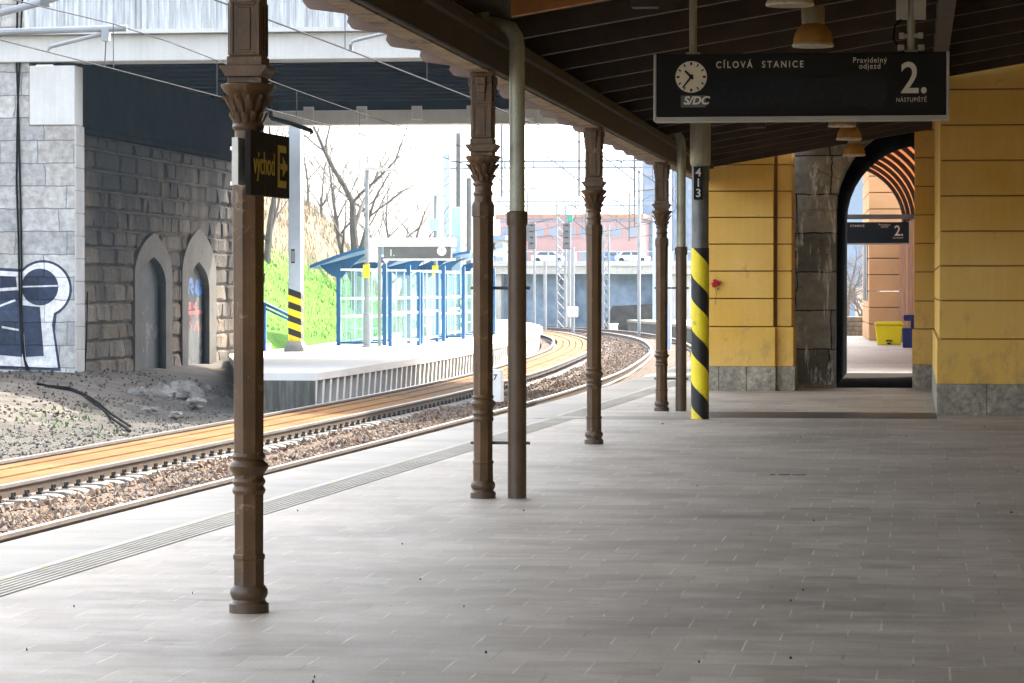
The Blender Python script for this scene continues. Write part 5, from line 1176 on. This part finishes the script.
for px, Y, lab in ((532, 152, 'left dark signal head hanging before the pink building'), (567, 154, 'right dark signal head with green top beside the lattice mast')):
    q = PY(px, 236, Y); t = thing('rail_signal', (q.x, Y, PY(px, 250, Y).z), lab, 'signal', 'railway signals')
    MB().box(q.x-.2, q.x+.2, Y-.15, Y+.15, PY(px,249,Y).z, PY(px,223,Y).z).build('signal_head', 'dsteel', t, bev=.04)
    mb = MB()
    for k in range(4): mb.lathe([(.09,0),(.09,.05)], 10, (q.x, Y-.16, PY(px,226+6*k,Y).z))
    mb.build('lens_hood', 'black', t)
    MB().tube([(q.x+.1, Y+.2, -.7), (q.x+.1, Y+.2, PY(px,222,Y).z)], .06, 8).build('post', 'steel', t)
    if px == 567: MB().box(q.x+.05, q.x+.3, Y-.1, Y+.1, PY(px,222.5,Y).z, PY(px,215,Y).z).build('green_lamp', 'green', t)
YG = 172
t = thing('far_bridge', (PY(590,300,YG).x, YG, -.7), 'distant concrete road bridge with dark openings closing the view', 'bridge')
zz = lambda py: PY(580, py, YG).z
xx = lambda px: PY(px, 290, YG).x
MB().box(xx(425), xx(705), YG, YG+9, zz(274), zz(262.5)).build('deck', 'concrete', t)
MB().box(xx(425), xx(705), YG-.15, YG-.003, zz(266), zz(261)).build('edge_beam', 'conc_white', t)
for a_, b_ in ((563,572),(652,705),(425,500)): MB().box(xx(a_), xx(b_), YG+.4, YG+8.5, -1., zz(274.2)).build('pier', 'concrete', t)
MB().box(xx(425), xx(705), YG+1.6, YG+2, -1, zz(274.2)).build('back_wall', 'blueback', t)  # blue base colour also carries the tint of distant haze
MB().prism([(xx(600),-1.),(xx(652),-1.),(xx(652),zz(304)),(xx(612),zz(306))], lambda q: (q[0], YG+.2, q[1]), lambda q: (q[0], YG+8, q[1])).build('slope', 'earth', t)
mb = MB().box(xx(425), xx(705), YG+.05, YG+.1, zz(252), zz(251)); x = xx(425)
while x < xx(705): mb.box(x-.03, x+.03, YG+.05, YG+.1, zz(262.3), zz(251)); x += .8
mb.build('railing', 'ltblue', t)
def building(name, label, px0, px1, pyt, Y, mat, zb=-1, nwin=12, rows=3, roofm='terracotta', d=14, pane='winblue'):
    x0, x1 = PY(px0,250,Y).x, PY(px1,250,Y).x; zt = PY(512,pyt,Y).z
    t = thing(name, ((x0+x1)/2, Y, zb), label, 'building', 'town buildings behind the far bridge')
    MB().box(x0, x1, Y, Y+d, zb, zt).build('wall', mat, t)
    MB().box(x0-.3, x1+.3, Y-.3, Y+d, zt+.003, zt+.35).build('roof', roofm, t)
    h = (zt-3.2)/rows
    for i in range(nwin):
        for j in range(rows):
            x = x0+(x1-x0)*(i+.5)/nwin; z = 3.4+h*j
            f_ = MB().box(x-.45, x+.45, Y-.06, Y+.02, z+h*.1, z+h*.6).build('window', mat, t); MB().box(x-.38, x+.38, Y-.08, Y-.063, z+h*.1+.08, z+h*.6-.08).build('pane', pane, f_)
building('brick_building', 'long pink brick building above the far bridge', 500, 640, 219, 232, 'redwall', nwin=9, rows=2)
building('office_tower', 'tall grey-blue tower rising behind the last columns', 642, 700, 152, 240, 'bluewall', nwin=4, rows=8, roofm='bluewall')
building('white_building', 'low pale building left of the pink one, behind the second column', 478, 502, 240, 225, 'concrete', nwin=3, rows=2, roofm='bluewall')
building('background_house', 'pale grey house seen in the arch above the second board', 838, 872, 168, 190, 'bluewall', nwin=0, rows=6, roofm='bluewall')
def car(px, Y, mat, lab):
    q = PY(px, 262, Y); z = zz(262.5); L_ = 1.0; t = thing('parked_car', (q.x, Y, z), lab, 'car', 'cars on the far bridge')
    MB().prism([(-L_,.15),(L_,.15),(L_,.38),(L_*.6,.43),(L_*.35,.68),(-L_*.55,.7),(-L_*.85,.45),(-L_,.43)], lambda p_: (q.x+p_[0], Y, z+p_[1]), lambda p_: (q.x+p_[0], Y+.8, z+p_[1])).build('body', mat, t, bev=.04)
    MB().prism([(L_*.5,.45),(L_*.3,.64),(-L_*.5,.65),(-L_*.7,.46)], lambda p_: (q.x+p_[0], Y-.02, z+p_[1]), lambda p_: (q.x+p_[0], Y+.0, z+p_[1])).build('window', 'window', t)
    for sx in (-1, 1):
        w_ = MB().lathe([(.16,0),(.16,.1)], 14, WL[t.name]).build('wheel', 'tyre', t); w_.data.transform(Matrix.Translation((sx*.62, .06, .16)) @ Matrix.Rotation(math.pi/2, 4, 'X'))
car(632, YG+3, 'carwhite', 'white car on the far bridge left of the fourth column'); car(548, YG+3, 'carwhite', 'white car on the far bridge between downpipe and lattice mast'); car(616, YG+6, 'carblue', 'blue car behind the white one on the far bridge')
q = P(613, 332, -.69)
MB().box(q.x-.2, q.x+.2, q.y, q.y+.4, -.7, -.30).box(q.x-.24, q.x+.24, q.y-.04, q.y+.44, -.299, -.25).build('track_cabinet', 'white', label='small white trackside cabinet at the far bend of the rails', cat='cabinet', bev=.02)

# ------------------------------------------------------------------ air
HAZE = 0.0002
if HAZE:
    m, tt, b = nt('pale_air'); tt.nodes.remove(b); v = tt.nodes.new('ShaderNodeVolumePrincipled'); v.inputs['Color'].default_value = (.55,.78,1,1); v.inputs['Density'].default_value = HAZE; v.inputs['Anisotropy'].default_value = 0.
    tt.links.new(v.outputs[0], tt.nodes['Material Output'].inputs['Volume']); MT['air'] = m
    MB().box(-140, 90, -25, 420, -2.1, 40).build('haze', 'air', kind='stuff', label='thin bluish haze over the tracks', cat='haze')

# ------------------------------------------------------------------ light
SUN = Vector((.60, .90, 1.0)).normalized()
w = bpy.data.worlds.new('World'); S.world = w; w.use_nodes = True; wt = w.node_tree
sk = wt.nodes.new('ShaderNodeTexSky'); sk.sky_type = 'NISHITA'; sk.sun_disc = False
sk.sun_elevation = math.asin(SUN.z); sk.sun_rotation = math.atan2(SUN.x, SUN.y); sk.dust_density = 4.; sk.ozone_density = 1.0; sk.air_density = 1.0
hs = wt.nodes.new('ShaderNodeHueSaturation'); hs.inputs['Saturation'].default_value = .45
wt.links.new(sk.outputs[0], hs.inputs['Color']); wt.links.new(hs.outputs[0], wt.nodes['Background'].inputs[0]); wt.nodes['Background'].inputs[1].default_value = .14
sd = bpy.data.lights.new('sun', 'SUN'); sd.energy = 2.1; sd.angle = R(.53); sd.color = (1., .93, .80)
so = bpy.data.objects.new('sun', sd); COL.objects.link(so); so.rotation_euler = (-SUN).to_track_quat('-Z', 'Y').to_euler(); so.location = (20, 30, 40)
S.view_settings.view_transform = 'Standard'; S.view_settings.look = 'None'; S.view_settings.gamma = 1; S.view_settings.use_curve_mapping = False
S.view_settings.exposure = 3.12
S.cycles.max_bounces = 8; S.cycles.diffuse_bounces = 5; S.cycles.volume_bounces = 1; S.cycles.use_denoising = True
